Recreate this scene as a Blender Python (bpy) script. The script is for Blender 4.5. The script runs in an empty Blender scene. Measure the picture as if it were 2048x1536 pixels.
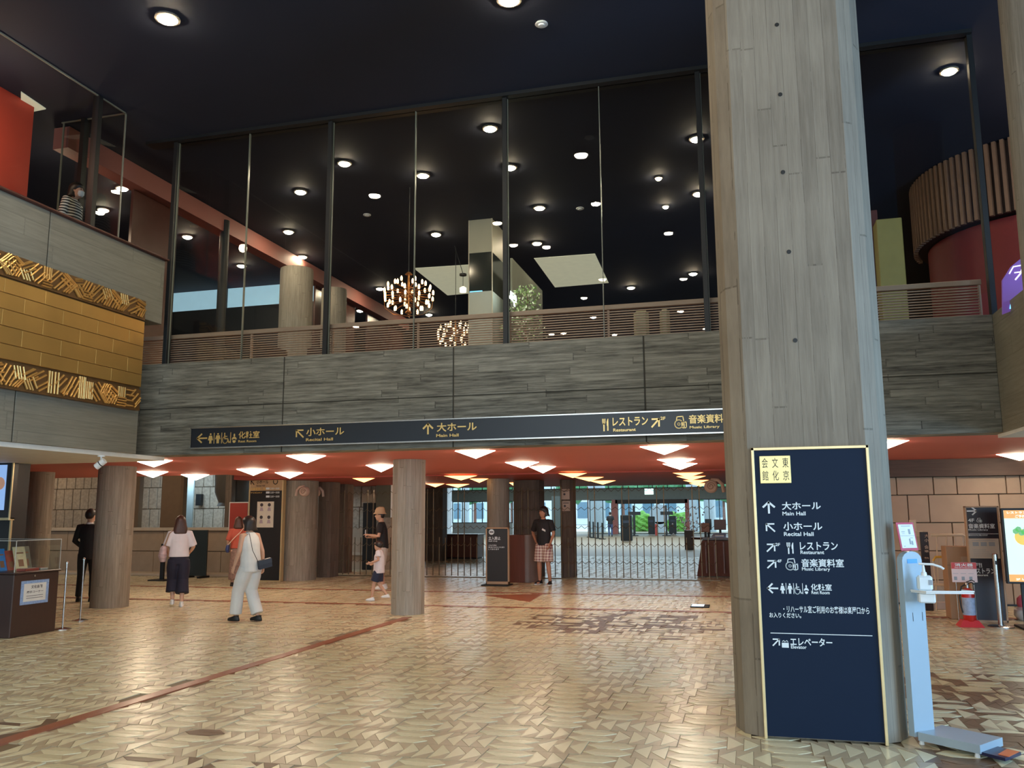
import bpy, bmesh, math, random
from mathutils import Vector, Matrix
random.seed(7)
S = bpy.context.scene
COL = S.collection
PI = math.pi

# ------------------------------------------------------------------ camera
F = 1720.0; EYE = 1.6
PITCH = math.atan(261 / F); ROLL = math.radians(.36); YAW = math.radians(15.1)
fw = Vector((-math.sin(YAW) * math.cos(PITCH), math.cos(YAW) * math.cos(PITCH), math.sin(PITCH)))
r0 = Vector((math.cos(YAW), math.sin(YAW), 0)); u0 = r0.cross(fw)
RT = r0 * math.cos(ROLL) - u0 * math.sin(ROLL)
UP = u0 * math.cos(ROLL) + r0 * math.sin(ROLL)
CP = Vector((0, 0, EYE))
cam = bpy.data.cameras.new('camera'); co = bpy.data.objects.new('camera', cam); COL.objects.link(co)
co.matrix_world = Matrix(((RT.x, UP.x, -fw.x, 0), (RT.y, UP.y, -fw.y, 0), (RT.z, UP.z, -fw.z, EYE), (0, 0, 0, 1)))
cam.sensor_width = 36; cam.lens = 36 * F / 2048; cam.clip_end = 400
S.camera = co
def ray(x, y): return fw * F + RT * (x - 1024) - UP * (y - 768)
def atz(x, y, h): d = ray(x, y); return CP + d * ((h - EYE) / d.z)
def aty(x, y, v): d = ray(x, y); return CP + d * (v / d.y)
def atx(x, y, v): d = ray(x, y); return CP + d * (v / d.x)
def proj(p):
    v = p - CP; w = v.dot(fw); return 1024 + F * v.dot(RT) / w, 768 - F * v.dot(UP) / w

# ------------------------------------------------------------------ light and exposure
S.view_settings.view_transform = 'Standard'; S.view_settings.look = 'None'
S.view_settings.gamma = 1; S.view_settings.use_curve_mapping = False
S.view_settings.exposure = 0.0
S.cycles.use_denoising = True
S.cycles.max_bounces = 7; S.cycles.transparent_max_bounces = 16; S.cycles.sample_clamp_indirect = 3
S.cycles.caustics_reflective = False; S.cycles.caustics_refractive = False
W = bpy.data.worlds.new('sky'); S.world = W; W.use_nodes = True
bg = W.node_tree.nodes['Background']; bg.inputs[0].default_value = (.62, .85, 1, 1); bg.inputs[1].default_value = 2.8
def area(name, loc, to, sx, sy, power, col, spread=180):
    l = bpy.data.lights.new(name, 'AREA'); l.shape = 'RECTANGLE'; l.size = sx; l.size_y = sy; l.energy = power; l.color = col
    l.spread = math.radians(spread)
    o = bpy.data.objects.new(name, l); COL.objects.link(o); o.location = loc
    o.rotation_euler = (Vector(to) - Vector(loc)).to_track_quat('-Z', 'Y').to_euler(); return o
# daylight through the tall windows on the right, behind the photographer and in the garden court on the left
area('daylight_right_windows', (8.3, 3.7, 2.7), (1, 4.6, 2.7), 3.4, 5.0, 800, (.34, .64, 1))
area('daylight_right_low_windows', (8.4, 9.0, 1.3), (2, 9.5, .8), 5, 2.0, 90, (.45, .74, 1))
area('daylight_rear_windows', (0, -8, 3.2), (-3, 8, 3), 16, 5.5, 390, (.95, .97, 1))
area('daylight_court', (-14, 22.9, 3.2), (-14, 24.6, 1.6), 7.5, .8, 300, (.55, .8, 1))
area('foyer_fill_light', (-10, 52, 4.7), (-10, 52, 0), 20, 22, 4000, (.7, .9, 1))  # unseen overhead light added to brighten the foyer
for x_, y_, e_ in ((-15.2, 19.6, 60), (-19.5, 20.0, 90), (-13.2, 18.9, 35), (-9, 23.2, 25), (-23, 22.6, 60)):  # warm fill points without fixtures, added to brighten the low wall and piers
    l = bpy.data.lights.new('court_fill', 'POINT'); l.energy = e_; l.color = (1, .75, .5); l.shadow_soft_size = .12; o = bpy.data.objects.new('court_fill', l); COL.objects.link(o); o.location = (x_, y_, 3.15 if x_ < -12.5 else 2.3)

# ------------------------------------------------------------------ materials
MATS = {}
def nodes(name):
    m = bpy.data.materials.new(name); m.use_nodes = True; nt = m.node_tree
    return m, nt, nt.nodes['Principled BSDF']
def mat(name, col, rough=.6, metal=0, var=.12, scale=6, emit=0, ecol=None, spec=.5, bump=0, stretch=None, coat=0):
    if name in MATS: return MATS[name]
    m, nt, b = nodes(name); N = nt.nodes; L = nt.links
    b.inputs['Roughness'].default_value = rough; b.inputs['Metallic'].default_value = metal
    b.inputs['Specular IOR Level'].default_value = spec; b.inputs['Coat Weight'].default_value = coat
    tc = N.new('ShaderNodeTexCoord'); no = N.new('ShaderNodeTexNoise'); no.inputs['Scale'].default_value = scale; no.inputs['Detail'].default_value = 4
    if stretch:
        mp = N.new('ShaderNodeMapping'); mp.inputs['Scale'].default_value = stretch
        L.new(tc.outputs['Object'], mp.inputs[0]); L.new(mp.outputs[0], no.inputs['Vector'])
    else: L.new(tc.outputs['Object'], no.inputs['Vector'])
    mx = N.new('ShaderNodeMix'); mx.data_type = 'RGBA'
    mx.inputs[6].default_value = tuple(c * (1 - var) for c in col) + (1,); mx.inputs[7].default_value = tuple(min(1, c * (1 + var)) for c in col) + (1,)
    L.new(no.outputs[0], mx.inputs[0]); L.new(mx.outputs[2], b.inputs['Base Color'])
    if bump:
        bp = N.new('ShaderNodeBump'); bp.inputs['Strength'].default_value = bump; bp.inputs['Distance'].default_value = .02
        L.new(no.outputs[0], bp.inputs['Height']); L.new(bp.outputs[0], b.inputs['Normal'])
    if emit:
        b.inputs['Emission Color'].default_value = (ecol or col) + (1,); b.inputs['Emission Strength'].default_value = emit
    MATS[name] = m; return m
def glass(name, tint, refl=1.45, rough=.0):
    m = bpy.data.materials.new(name); m.use_nodes = True; nt = m.node_tree; N = nt.nodes; L = nt.links
    N.remove(N['Principled BSDF']); out = N['Material Output']
    tr = N.new('ShaderNodeBsdfTransparent'); tr.inputs[0].default_value = tint + (1,)
    gl = N.new('ShaderNodeBsdfGlossy'); gl.inputs['Roughness'].default_value = rough
    fr = N.new('ShaderNodeFresnel'); fr.inputs[0].default_value = refl
    ge = N.new('ShaderNodeNewGeometry'); 
    mx = N.new('ShaderNodeMixShader'); L.new(fr.outputs[0], mx.inputs[0]); L.new(tr.outputs[0], mx.inputs[1]); L.new(gl.outputs[0], mx.inputs[2])
    L.new(mx.outputs[0], out.inputs[0]); MATS[name] = m; return m
def concrete(name, mode, board, length, c0, c1, rough=.75, bump=.6, vb=.2, vg=1.2, vl=.5):
    """board-marked concrete: mode 'xz' boards run along x, 'yz' along y, 'v' vertical on x faces, 'cyl' vertical round a column"""
    m, nt, b = nodes(name); N = nt.nodes; L = nt.links
    def M(op, a, bb=None, c=None):
        n = N.new('ShaderNodeMath'); n.operation = op
        for i, v in enumerate((a, bb, c)):
            if v is None: continue
            if isinstance(v, (int, float)): n.inputs[i].default_value = v
            else: L.new(v, n.inputs[i])
        return n.outputs[0]
    tc = N.new('ShaderNodeTexCoord'); sp = N.new('ShaderNodeSeparateXYZ'); L.new(tc.outputs['Object'], sp.inputs[0])
    x, y, z = sp.outputs
    if mode == 'xz': along, across = M('ADD', x, y), z
    elif mode == 'yz': along, across = y, z
    elif mode == 'v': along, across = z, M('ADD', x, M('MULTIPLY', y, .7))
    else: along, across = z, M('MULTIPLY', M('ARCTAN2', y, x), .3)
    ca = M('DIVIDE', across, board); row = M('FLOOR', ca); fr = M('FRACT', ca)
    wn = N.new('ShaderNodeTexWhiteNoise'); wn.noise_dimensions = '1D'; L.new(row, wn.inputs['W'])
    sh = M('ADD', M('DIVIDE', along, length), M('MULTIPLY', wn.outputs[0], 7.3)); seg = M('FLOOR', sh); fs = M('FRACT', sh)
    cb = N.new('ShaderNodeCombineXYZ'); L.new(row, cb.inputs[0]); L.new(seg, cb.inputs[1])
    w2 = N.new('ShaderNodeTexWhiteNoise'); w2.noise_dimensions = '2D'; L.new(cb.outputs[0], w2.inputs['Vector'])
    cg = N.new('ShaderNodeCombineXYZ'); L.new(M('MULTIPLY', along, 1.6), cg.inputs[0]); L.new(M('MULTIPLY', across, 24), cg.inputs[1]); L.new(M('MULTIPLY', w2.outputs[0], 9), cg.inputs[2])
    gr = N.new('ShaderNodeTexNoise'); gr.inputs['Scale'].default_value = 1.3; gr.inputs['Detail'].default_value = 6; gr.inputs['Roughness'].default_value = .65; L.new(cg.outputs[0], gr.inputs['Vector'])
    bl = N.new('ShaderNodeTexNoise'); bl.inputs['Scale'].default_value = .9; bl.inputs['Detail'].default_value = 3; L.new(tc.outputs['Object'], bl.inputs['Vector'])
    t = M('ADD', M('ADD', M('MULTIPLY', w2.outputs[0], vb), M('MULTIPLY', gr.outputs[0], vg)), M('MULTIPLY', bl.outputs[0], vl))
    t = M('SUBTRACT', t, .5 * (vb + vg + vl) - .47)
    edge = M('ADD', M('LESS_THAN', fr, .045), M('LESS_THAN', fs, .006))
    t = M('SUBTRACT', t, M('MULTIPLY', M('MULTIPLY', M('MINIMUM', edge, 1), .35), M('GREATER_THAN', gr.outputs[0], .46)))
    mx = N.new('ShaderNodeMix'); mx.data_type = 'RGBA'; mx.inputs[6].default_value = c0 + (1,); mx.inputs[7].default_value = c1 + (1,)
    L.new(t, mx.inputs[0]); L.new(mx.outputs[2], b.inputs['Base Color'])
    h = M('ADD', M('MULTIPLY', w2.outputs[0], .5), M('SUBTRACT', M('MULTIPLY', gr.outputs[0], .6), M('MULTIPLY', edge, .5)))
    bp = N.new('ShaderNodeBump'); bp.inputs['Strength'].default_value = bump; bp.inputs['Distance'].default_value = .012
    L.new(h, bp.inputs['Height']); L.new(bp.outputs[0], b.inputs['Normal'])
    b.inputs['Roughness'].default_value = rough; MATS[name] = m; return m

CB = concrete('board_concrete_along_hall', 'xz', .095, 2.1, (.05, .047, .037), (.34, .325, .265), vb=.22, vg=2.1)
CL = concrete('board_concrete_left_block', 'yz', .22, 2.6, (.17, .16, .125), (.32, .30, .24), bump=.25)
CV = concrete('board_concrete_pillar', 'v', .105, 2.4, (.12, .095, .07), (.38, .325, .25), bump=.4, vb=.2, vg=.8, vl=.8)
CC = concrete('board_concrete_round', 'cyl', .075, 1.7, (.16, .14, .11), (.47, .42, .35), bump=.45)
CP_ = concrete('pier_concrete', 'v', .11, 1.9, (.07, .05, .038), (.24, .18, .14))
CREAM = mat('cream_tile', (.78, .705, .47), .27, var=.12, scale=1.2, spec=.5)
CREAM2 = mat('pale_tile', (.645, .57, .37), .30, var=.10, scale=1.4, spec=.5)
TAN = mat('tan_tile', (.50, .41, .27), .32, var=.10, scale=2, spec=.5)
BROWN = mat('brown_tile', (.17, .105, .06), .36, var=.15, scale=2)
GROUT = mat('floor_mortar', (.20, .14, .08), .5, var=.12)
TERRA = mat('terracotta_strip', (.36, .13, .07), .3, var=.1, scale=3)
NAVY = mat('navy_ceiling_paint', (.016, .022, .045), .8, var=.15, scale=1)
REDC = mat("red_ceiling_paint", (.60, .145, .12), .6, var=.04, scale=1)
REDD = mat('dimmed_red_ceiling', (.42, .075, .055), .6, var=.04)  # ceiling red darkened, the weaker lamplight is put into the colour
REDW = mat('red_wall_paint', (.55, .06, .03), .6, var=.06)
PINK = mat('dusty_pink_paint', (.32, .12, .10), .6, var=.1, scale=1.5)
BLK = mat('black_metal', (.008, .009, .010), .5)
STEEL = mat('brushed_steel', (.6, .58, .55), .25, metal=1)
DKWALL = mat('dark_brown_wall', (.05, .032, .024), .6)
WOOD = mat('pale_rail_wood', (.60, .38, .25), .5, var=.15, scale=8, stretch=(.6, 8, 8))
WOODR = mat('reddish_wood', (.16, .055, .035), .35, var=.3, scale=5, stretch=(8, 8, .5))
WOODK = mat('dark_cabinet_wood', (.055, .028, .022), .3, var=.2, scale=5, stretch=(6, 6, .5))
GOLD = mat('gold_leaf_panel', (.60, .36, .11), .34, metal=.75, var=.12, scale=2)
GOLDR = mat('gold_relief_rib', (.80, .47, .15), .33, metal=.7, var=.2, scale=9)
GOLDF = mat('pale_gold_frame', (.72, .56, .30), .35, metal=.5)
STONE = mat('sandstone_block', (.47, .355, .26), .7, var=.14, scale=3, bump=.3)
RUFF = mat('rough_stone_block', (.42, .34, .26), .8, var=.45, scale=14, bump=1.0)
SIGNB = mat('navy_sign_face', (.008, .018, .042), .5, var=.06, spec=.12)
SIGNK = mat('charcoal_sign_face', (.018, .017, .018), .4, var=.08)
WHITE = mat('white_lettering', (.78, .86, .9), .5, var=.02)
GLET = mat('gold_lettering', (.80, .55, .20), .3, metal=.45, var=.06)
WPL = mat('white_plastic', (.82, .84, .84), .4, var=.03)
WMET = mat('white_painted_metal', (.36, .45, .52), .3, var=.03)
LAMP = mat('downlight_lens', (1, .93, .78), .5, emit=210, ecol=(1, .82, .55))
LAMPH = mat('hall_downlight_lens', (1, .93, .78), .5, emit=260, ecol=(1, .83, .58))
TRIW = mat('triangle_lamp_diffuser', (1, .93, .8), .5, emit=38, ecol=(1, .82, .60))
TRIO = mat('amber_lamp_diffuser', (1, .7, .35), .5, emit=3.5, ecol=(1, .52, .18), var=.4, scale=30)
BULB = mat('chandelier_bulb', (1, .8, .5), .4, emit=7, ecol=(1, .58, .27))
GL = glass('clear_glass', (.93, .96, .95), 1.5)
GLF = glass('foyer_glass', (.85, .93, .93), 1.3)
ACR = glass('acrylic', (.92, .94, .92), 1.35)
EDGE = mat('glass_edge', (.20, .21, .17), .3, var=.05)

# ------------------------------------------------------------------ mesh builder
class MB:
    def __init__(s): s.v = []; s.f = []; s.m = []; s.mi = 0
    def add(s, vs, fs):
        n = len(s.v); s.v += [tuple(v) for v in vs]; s.f += [tuple(i + n for i in f) for f in fs]; s.m += [s.mi] * len(fs); return s
    def box(s, x0, y0, z0, x1, y1, z1, b=0):
        if b:
            b = min(b, abs(x1 - x0) / 2.1, abs(z1 - z0) / 2.1, abs(y1 - y0) / 2.1)
            bm = bmesh.new(); bmesh.ops.create_cube(bm, size=1)
            for v in bm.verts: v.co = Vector(((x0 + x1) / 2 + v.co.x * (x1 - x0), (y0 + y1) / 2 + v.co.y * (y1 - y0), (z0 + z1) / 2 + v.co.z * (z1 - z0)))
            bmesh.ops.bevel(bm, geom=bm.edges[:], offset=b, segments=1, affect='EDGES')
            bm.verts.index_update(); s.add([v.co[:] for v in bm.verts], [[v.index for v in f.verts] for f in bm.faces]); bm.free(); return s
        return s.add([(x0, y0, z0), (x1, y0, z0), (x1, y1, z0), (x0, y1, z0), (x0, y0, z1), (x1, y0, z1), (x1, y1, z1), (x0, y1, z1)],
                     [(0, 3, 2, 1), (4, 5, 6, 7), (0, 1, 5, 4), (1, 2, 6, 5), (2, 3, 7, 6), (3, 0, 4, 7)])
    def prism(s, pts, z0, z1):            # pts counter-clockwise in xy
        n = len(pts)
        return s.add([(p[0], p[1], z0) for p in pts] + [(p[0], p[1], z1) for p in pts],
                     [tuple(range(n - 1, -1, -1)), tuple(range(n, 2 * n))] + [(i, (i + 1) % n, n + (i + 1) % n, n + i) for i in range(n)])
    def plate(s, pts, y0, y1):            # pts in xz, thickness along y
        n = len(pts)
        return s.add([(p[0], y0, p[1]) for p in pts] + [(p[0], y1, p[1]) for p in pts],
                     [tuple(range(n)), tuple(range(2 * n - 1, n - 1, -1))] + [(i, n + i, n + (i + 1) % n, (i + 1) % n) for i in range(n)])
    def loft(s, rings, n=12):             # rings of (centre, rx, ry, u, v)
        base = len(s.v); fs = []
        vs = []
        for c, rx, ry, u, v in rings:
            c = Vector(c)
            for k in range(n):
                a = 2 * PI * k / n; vs.append(tuple(c + u * (rx * math.cos(a)) + v * (ry * math.sin(a))))
        R = len(rings)
        for i in range(R - 1):
            for k in range(n): fs.append((i * n + k, i * n + (k + 1) % n, (i + 1) * n + (k + 1) % n, (i + 1) * n + k))
        fs.append(tuple(range(n - 1, -1, -1))); fs.append(tuple((R - 1) * n + k for k in range(n)))
        return s.add(vs, fs)
    def tube(s, pts, r, n=8):
        pts = [Vector(p) for p in pts]; rs = r if isinstance(r, (list, tuple)) else [r] * len(pts)
        rings = []; u = None
        for i, p in enumerate(pts):
            t = (pts[min(i + 1, len(pts) - 1)] - pts[max(i - 1, 0)]).normalized()
            if u is None: u = (Vector((0, 0, 1)) if abs(t.z) < .9 else Vector((0, 1, 0))).cross(t)
            u = (u - t * u.dot(t)).normalized(); v = t.cross(u); rings.append((p, rs[i], rs[i], u, v))
        return s.loft(rings, n)
    def lathe(s, prof, c=(0, 0, 0), n=20):
        X = Vector((1, 0, 0)); Y = Vector((0, 1, 0))
        return s.loft([((c[0], c[1], c[2] + z), max(r, 1e-4), max(r, 1e-4), X, Y) for r, z in prof], n)
    def mesh(s, name, mats, smooth=False, origin=(0, 0, 0)):
        me = bpy.data.meshes.new(name)
        o = origin; me.from_pydata([(v[0] - o[0], v[1] - o[1], v[2] - o[2]) for v in s.v], [], s.f)
        for m in (mats if isinstance(mats, (list, tuple)) else [mats]): me.materials.append(m)
        if any(s.m): me.polygons.foreach_set('material_index', s.m)
        if smooth:
            me.polygons.foreach_set('use_smooth', [True] * len(me.polygons))
            try: me.set_sharp_from_angle(angle=math.radians(40))
            except Exception: pass
        me.update(); return me
def V(*a): return Vector(a)

def tag(o, label=None, cat=None, group=None, kind=None):
    if o is None: return None
    if label: o['label'] = label
    if cat: o['category'] = cat
    if group: o['group'] = group
    if kind: o['kind'] = kind
    return o
def thing(name, loc, label, cat, group=None, rz=0):
    o = bpy.data.objects.new(name, None); COL.objects.link(o); o.location = loc; o.rotation_euler.z = rz; o.empty_display_size = .1
    return tag(o, label, cat, group)
def part(name, mb, m, parent=None, smooth=False, local=False, **k):
    """geometry is given in world coordinates unless local; children get their parent's origin"""
    if not mb.v: return None
    org = (0, 0, 0)
    if parent is not None and not local: org = root_origin(parent)
    me = mb.mesh(name, m, smooth, org); o = bpy.data.objects.new(name, me); COL.objects.link(o)
    if parent is not None: o.parent = parent
    return tag(o, **k)
def root_origin(p):
    v = Vector((0, 0, 0))
    while p is not None: v += p.location; p = p.parent
    return v
def solo(name, mb, m, label, cat, group=None, smooth=False, origin=None):
    o0 = origin or (0, 0, 0); me = mb.mesh(name, m, smooth, o0); o = bpy.data.objects.new(name, me); COL.objects.link(o); o.location = o0
    return tag(o, label, cat, group)
def struct(name, mb, m, smooth=False, label=None, parent=None):
    o = part(name, mb, m, parent, smooth); o['kind'] = 'structure'
    if label: o['label'] = label
    return o
def copy_tree(o, parent=None):
    c = o.copy(); COL.objects.link(c); c.parent = parent
    for ch in list(o.children): copy_tree(ch, c)
    return c

# ------------------------------------------------------------------ lettering
def text(mb, s, x0, z0, x1, z1, y, bold=.02, depth=.003, fit=True, facing='y'):
    """write s so that its ink fills the rectangle; letters stand proud of the plane"""
    if len(s) > 10 and any(ord(ch) > 0x3000 for ch in s): bold = min(bold, .012)
    c = bpy.data.curves.new('t', 'FONT'); c.body = s; c.offset = bold; c.resolution_u = 3
    o = bpy.data.objects.new('t', c); COL.objects.link(o)
    dg = bpy.context.evaluated_depsgraph_get(); me = bpy.data.meshes.new_from_object(o.evaluated_get(dg))
    vs = [v.co.copy() for v in me.vertices]; fs = [tuple(p.vertices) for p in me.polygons]
    bpy.data.objects.remove(o); bpy.data.curves.remove(c); bpy.data.meshes.remove(me)
    if not vs: return
    a0 = min(v.x for v in vs); a1 = max(v.x for v in vs); b0 = min(v.y for v in vs); b1 = max(v.y for v in vs)
    sx = (x1 - x0) / max(a1 - a0, 1e-6); sz = (z1 - z0) / max(b1 - b0, 1e-6)
    if not fit: sz = sx
    if facing == 'y': mb.add([(x0 + (v.x - a0) * sx, y - depth, z0 + (v.y - b0) * sz) for v in vs], fs)
    elif facing == '-x': mb.add([(y, x0 + (v.x - a0) * sx, z0 + (v.y - b0) * sz) for v in vs], fs)
def poly(mb, pts, x0, z0, x1, z1, y, depth=.003):
    mb.plate([(x0 + p[0] * (x1 - x0), z0 + p[1] * (z1 - z0)) for p in pts], y - depth, y)
def stroke(mb, pts, w, x0, z0, x1, z1, y, closed=False):
    P = [Vector((x0 + p[0] * (x1 - x0), z0 + p[1] * (z1 - z0))) for p in pts]
    n = len(P)
    for i in range(n if closed else n - 1):
        a, b = P[i], P[(i + 1) % n]; d = (b - a)
        if d.length < 1e-6: continue
        d.normalize(); q = Vector((-d.y, d.x)) * w / 2; a = a - d * w * .3; b = b + d * w * .3
        mb.plate([tuple(a - q), tuple(b - q), tuple(b + q), tuple(a + q)], y - .003, y)
def circ(cx, cz, r, n=14, a0=0, a1=2 * PI): return [(cx + r * math.cos(a0 + (a1 - a0) * k / n), cz + r * math.sin(a0 + (a1 - a0) * k / n)) for k in range(n + (0 if abs(a1 - a0 - 2 * PI) < .01 else 1))]
def arrow(mb, kind, x0, z0, x1, z1, y):
    h = (z1 - z0); w = h * .17
    if kind == 'up': L = [[(.5, 0), (.5, .95)], [(.04, .52), (.5, .95), (.96, .52)]]
    elif kind == 'left': L = [[(.05, .5), (1, .5)], [(.48, .96), (.05, .5), (.48, .04)]]
    elif kind == 'right': L = [[(0, .5), (.95, .5)], [(.52, .96), (.95, .5), (.52, .04)]]
    elif kind == 'upleft': L = [[(.12, .9), (.92, .08)], [(.12, .15), (.12, .9), (.88, .9)]]
    else: L = [[(.88, .9), (.08, .08)], [(.88, .15), (.88, .9), (.12, .9)]]
    for l in L: stroke(mb, l, w, x0, z0, x1, z1, y)
def person_icon(mb, x0, z0, x1, z1, y, skirt=False):
    poly(mb, circ(.5, .89, .16, 10), x0, z0, x1, z1, y) if False else mb.plate([((x0 + x1) / 2 + (z1 - z0) * .09 * math.cos(a * PI / 5), z1 - (z1 - z0) * .1 + (z1 - z0) * .09 * math.sin(a * PI / 5)) for a in range(10)], y - .003, y)
    if skirt: poly(mb, [(.3, 0), (.45, 0), (.5, .25), (.55, 0), (.7, 0), (.68, .3), (.95, .32), (.75, .76), (.25, .76), (.05, .32), (.32, .3)], x0, z0, x1, z1, y)
    else: poly(mb, [(.28, 0), (.47, 0), (.5, .4), (.53, 0), (.72, 0), (.74, .55), (.86, .38), (.98, .42), (.8, .77), (.2, .77), (.02, .42), (.14, .38), (.26, .55)], x0, z0, x1, z1, y)
def restroom_icons(mb, x0, z0, x1, z1, y):
    w = (x1 - x0) / 5.2
    person_icon(mb, x0, z0, x0 + w, z1, y, True)
    stroke(mb, [(0, 0), (0, 1)], w * .1, x0 + w * 1.15, z0, x0 + w * 1.2, z1, y)
    person_icon(mb, x0 + w * 1.35, z0, x0 + w * 2.3, z1, y)
    stroke(mb, [(0, 0), (0, 1)], w * .1, x0 + w * 2.5, z0, x0 + w * 2.6, z1, y)
    a, b = x0 + w * 2.6, x0 + w * 4
    poly(mb, circ(.3, .93, .07, 8), a, z0, b, z1, y)
    stroke(mb, [(.3, .82), (.34, .42), (.7, .42), (.85, .05), (1, .1)], w * .17, a, z0, b, z1, y)
    stroke(mb, [(.32, .64), (.62, .64)], w * .13, a, z0, b, z1, y)
    stroke(mb, circ(.38, .3, .33, 12, PI * .62, PI * 1.98), w * .13, a, z0, b, z1, y)
    stroke(mb, [(0, 0), (0, 1)], w * .1, x0 + w * 4.1, z0, x0 + w * 4.2, z1, y)
    a, b = x0 + w * 4.3, x1
    poly(mb, circ(.5, .72, .16, 8), a, z0, b, z1, y)
    poly(mb, [(0, .38), (.25, .56), (.75, .56), (1, .38), (.85, .28), (.7, .36), (.3, .36), (.15, .28)], a, z0, b, z1, y)
    poly(mb, [(.2, .24), (.8, .24), (.8, .1), (.62, 0), (.38, 0), (.2, .1)], a, z0, b, z1, y)
def fork_knife(mb, x0, z0, x1, z1, y):
    w = (x1 - x0) * .13
    stroke(mb, [(.24, 0), (.24, .6)], w * 1.4, x0, z0, x1, z1, y)
    for k in (.06, .24, .42): stroke(mb, [(k, .68), (k, .98)], w * .8, x0, z0, x1, z1, y)
    poly(mb, [(.02, .7), (.14, .52), (.34, .52), (.46, .7)], x0, z0, x1, z1, y)
    poly(mb, [(.7, 0), (.88, 0), (.88, 1), (.78, .98), (.64, .72), (.66, .42), (.72, .4)], x0, z0, x1, z1, y)
def music_icon(mb, x0, z0, x1, z1, y):
    w = (x1 - x0) * .07
    stroke(mb, circ(.38, .38, .33, 16), w, x0, z0, x1, z1, y, True)
    stroke(mb, circ(.38, .38, .1, 8), w * .8, x0, z0, x1, z1, y, True)
    stroke(mb, [(.2, .72), (.25, .95), (.72, .98), (.78, .62)], w, x0, z0, x1, z1, y)
    stroke(mb, [(.62, .12), (.62, .56), (.8, .48), (.98, .56), (.98, .12), (.8, .03)], w, x0, z0, x1, z1, y, True)
    stroke(mb, [(.8, .03), (.8, .48)], w, x0, z0, x1, z1, y)

# ================================================================== SETTING
UFZ = 3.55; ZC = 7.52; ZL = 2.52; YB = 11.0
# ---- floor: mortar bed, tiles laid on it
fl = struct('floor', MB().box(-32, -12, -.2, 12, 80, -.008), GROUT)
LENS = [[(0, .5), (.24, .06), (.72, 0), (1, .45), (.5, .52)], [(0, .5), (.5, .52), (1, .45), (.78, .95), (.28, 1)]]
CW = .1127; RH = .345
def gtile(pts, w, h, g=.0035, ch=.004):
    c = (sum(p[0] for p in pts) / len(pts) * w, sum(p[1] for p in pts) / len(pts) * h)
    P = []
    for p in pts:
        v = Vector((p[0] * w - c[0], p[1] * h - c[1])); l = v.length; P.append(v * (1 - g / max(l, .02)))
    return c, P
KINDS = {}
def kind_mesh(key, pts, w, h):
    if key not in KINDS: KINDS[key] = gtile(pts, w, h)
    return KINDS[key]
tiles = []      # (x, y, kind key, tone, tilt)
def noise2(x, y): return math.sin(x * 1.7 + 1.3 * math.sin(y * 1.1)) + math.sin(y * 1.9 + 2 * math.sin(x * .8 + 1))
def tone(x, y, base):
    right = x > 1.0 and y < 9.8
    patch = ((x + 2.0) / 1.5) ** 2 + ((y - 12.9) / 1.3) ** 2 < 1 + .3 * noise2(x * 3, y * 3)
    left = y < 5.7 and x < -2.6
    if right: return 3 if random.random() < (.62 if base >= 2 else .30) else (0 if base < 2 else 2)
    if patch: return 3 if random.random() < (.85 if base >= 2 else .35) else base
    if left and random.random() < .08: return 3
    return base
def strip_hit(x, y, m=.0):
    if abs(x + 5.27) < .075 + m and y < 13.1: return True
    if abs(y - 14.85) < .07 + m or abs(y - 17.6) < .07 + m: return True
    return False
ry = 3.6; row = 0
while ry < 33:
    xa = max(-22, atz(-60, 1000, 0).x * 0 - .92 * ry - 2.2); xb = min(6.5, .36 * ry + 1.3)
    x = xa + (row % 7) * CW - (row * .37 % .2); flip = row % 2
    while x < xb:
        if random.random() < .62:
            if not any(strip_hit(x + k * CW, ry + RH / 2, .02 + (RH / 2 if False else .0)) for k in (0.3, 1.5, 2.7)) or True:
                for j in range(2):
                    for q in (0, 1):
                        tiles.append((x, ry + j * RH / 2, ('lens', q, (row + j) % 2), tone(x, ry, q), random.gauss(0, 1)))
            tiles.append((x, ry, ('bed', 0, 0), tone(x, ry, 2), 0)); x += 3 * CW
        for _ in range(random.choice((1, 2, 3, 3))):
            tiles.append((x, ry, ('tri', flip, 0), tone(x, ry, 0), random.gauss(0, 1)))
            tiles.append((x, ry, ('tri', flip, 1), tone(x, ry, 2), 0)); tiles.append((x, ry, ('tri', flip, 2), tone(x, ry, 2), 0))
            x += CW
    ry += RH; row += 1
TRI = {0: [[(0, 0), (1, .5), (0, 1)], [(0, 0), (1, 0), (1, .5)], [(0, 1), (1, .5), (1, 1)]],
       1: [[(1, 0), (1, 1), (0, .5)], [(0, 0), (1, 0), (0, .5)], [(0, 1), (0, .5), (1, 1)]]}
def tile_geo(key):
    if key[0] == 'bed': return kind_mesh(key, [(0, 0), (1, 0), (1, 1), (0, 1)], CW * 3, RH)
    if key[0] == 'lens':
        pts = LENS[key[1]] if not key[2] else [(1 - p[0], p[1]) for p in LENS[key[1]]][::-1]
        return kind_mesh(key, pts, CW * 3, RH / 2)
    return kind_mesh(key, TRI[key[1]][key[2]], CW, RH)
def tile_mb(mb, key, ox, oy, tilt, mi):
    c, P = tile_geo(key); mb.mi = mi; n = len(P)
    sx, sy = tilt * .006, tilt * .011
    def zz(v): return sx * v.x + sy * v.y
    mb.add([(ox + v.x, oy + v.y, -.008) for v in P] + [(ox + v.x, oy + v.y, (-.0045 if key[0] == 'bed' else -.001) + zz(v)) for v in P],
           [tuple(range(n, 2 * n))] + [(i, (i + 1) % n, n + (i + 1) % n, n + i) for i in range(n)])
TM = [CREAM, CREAM2, TAN, BROWN]
good = []
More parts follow.
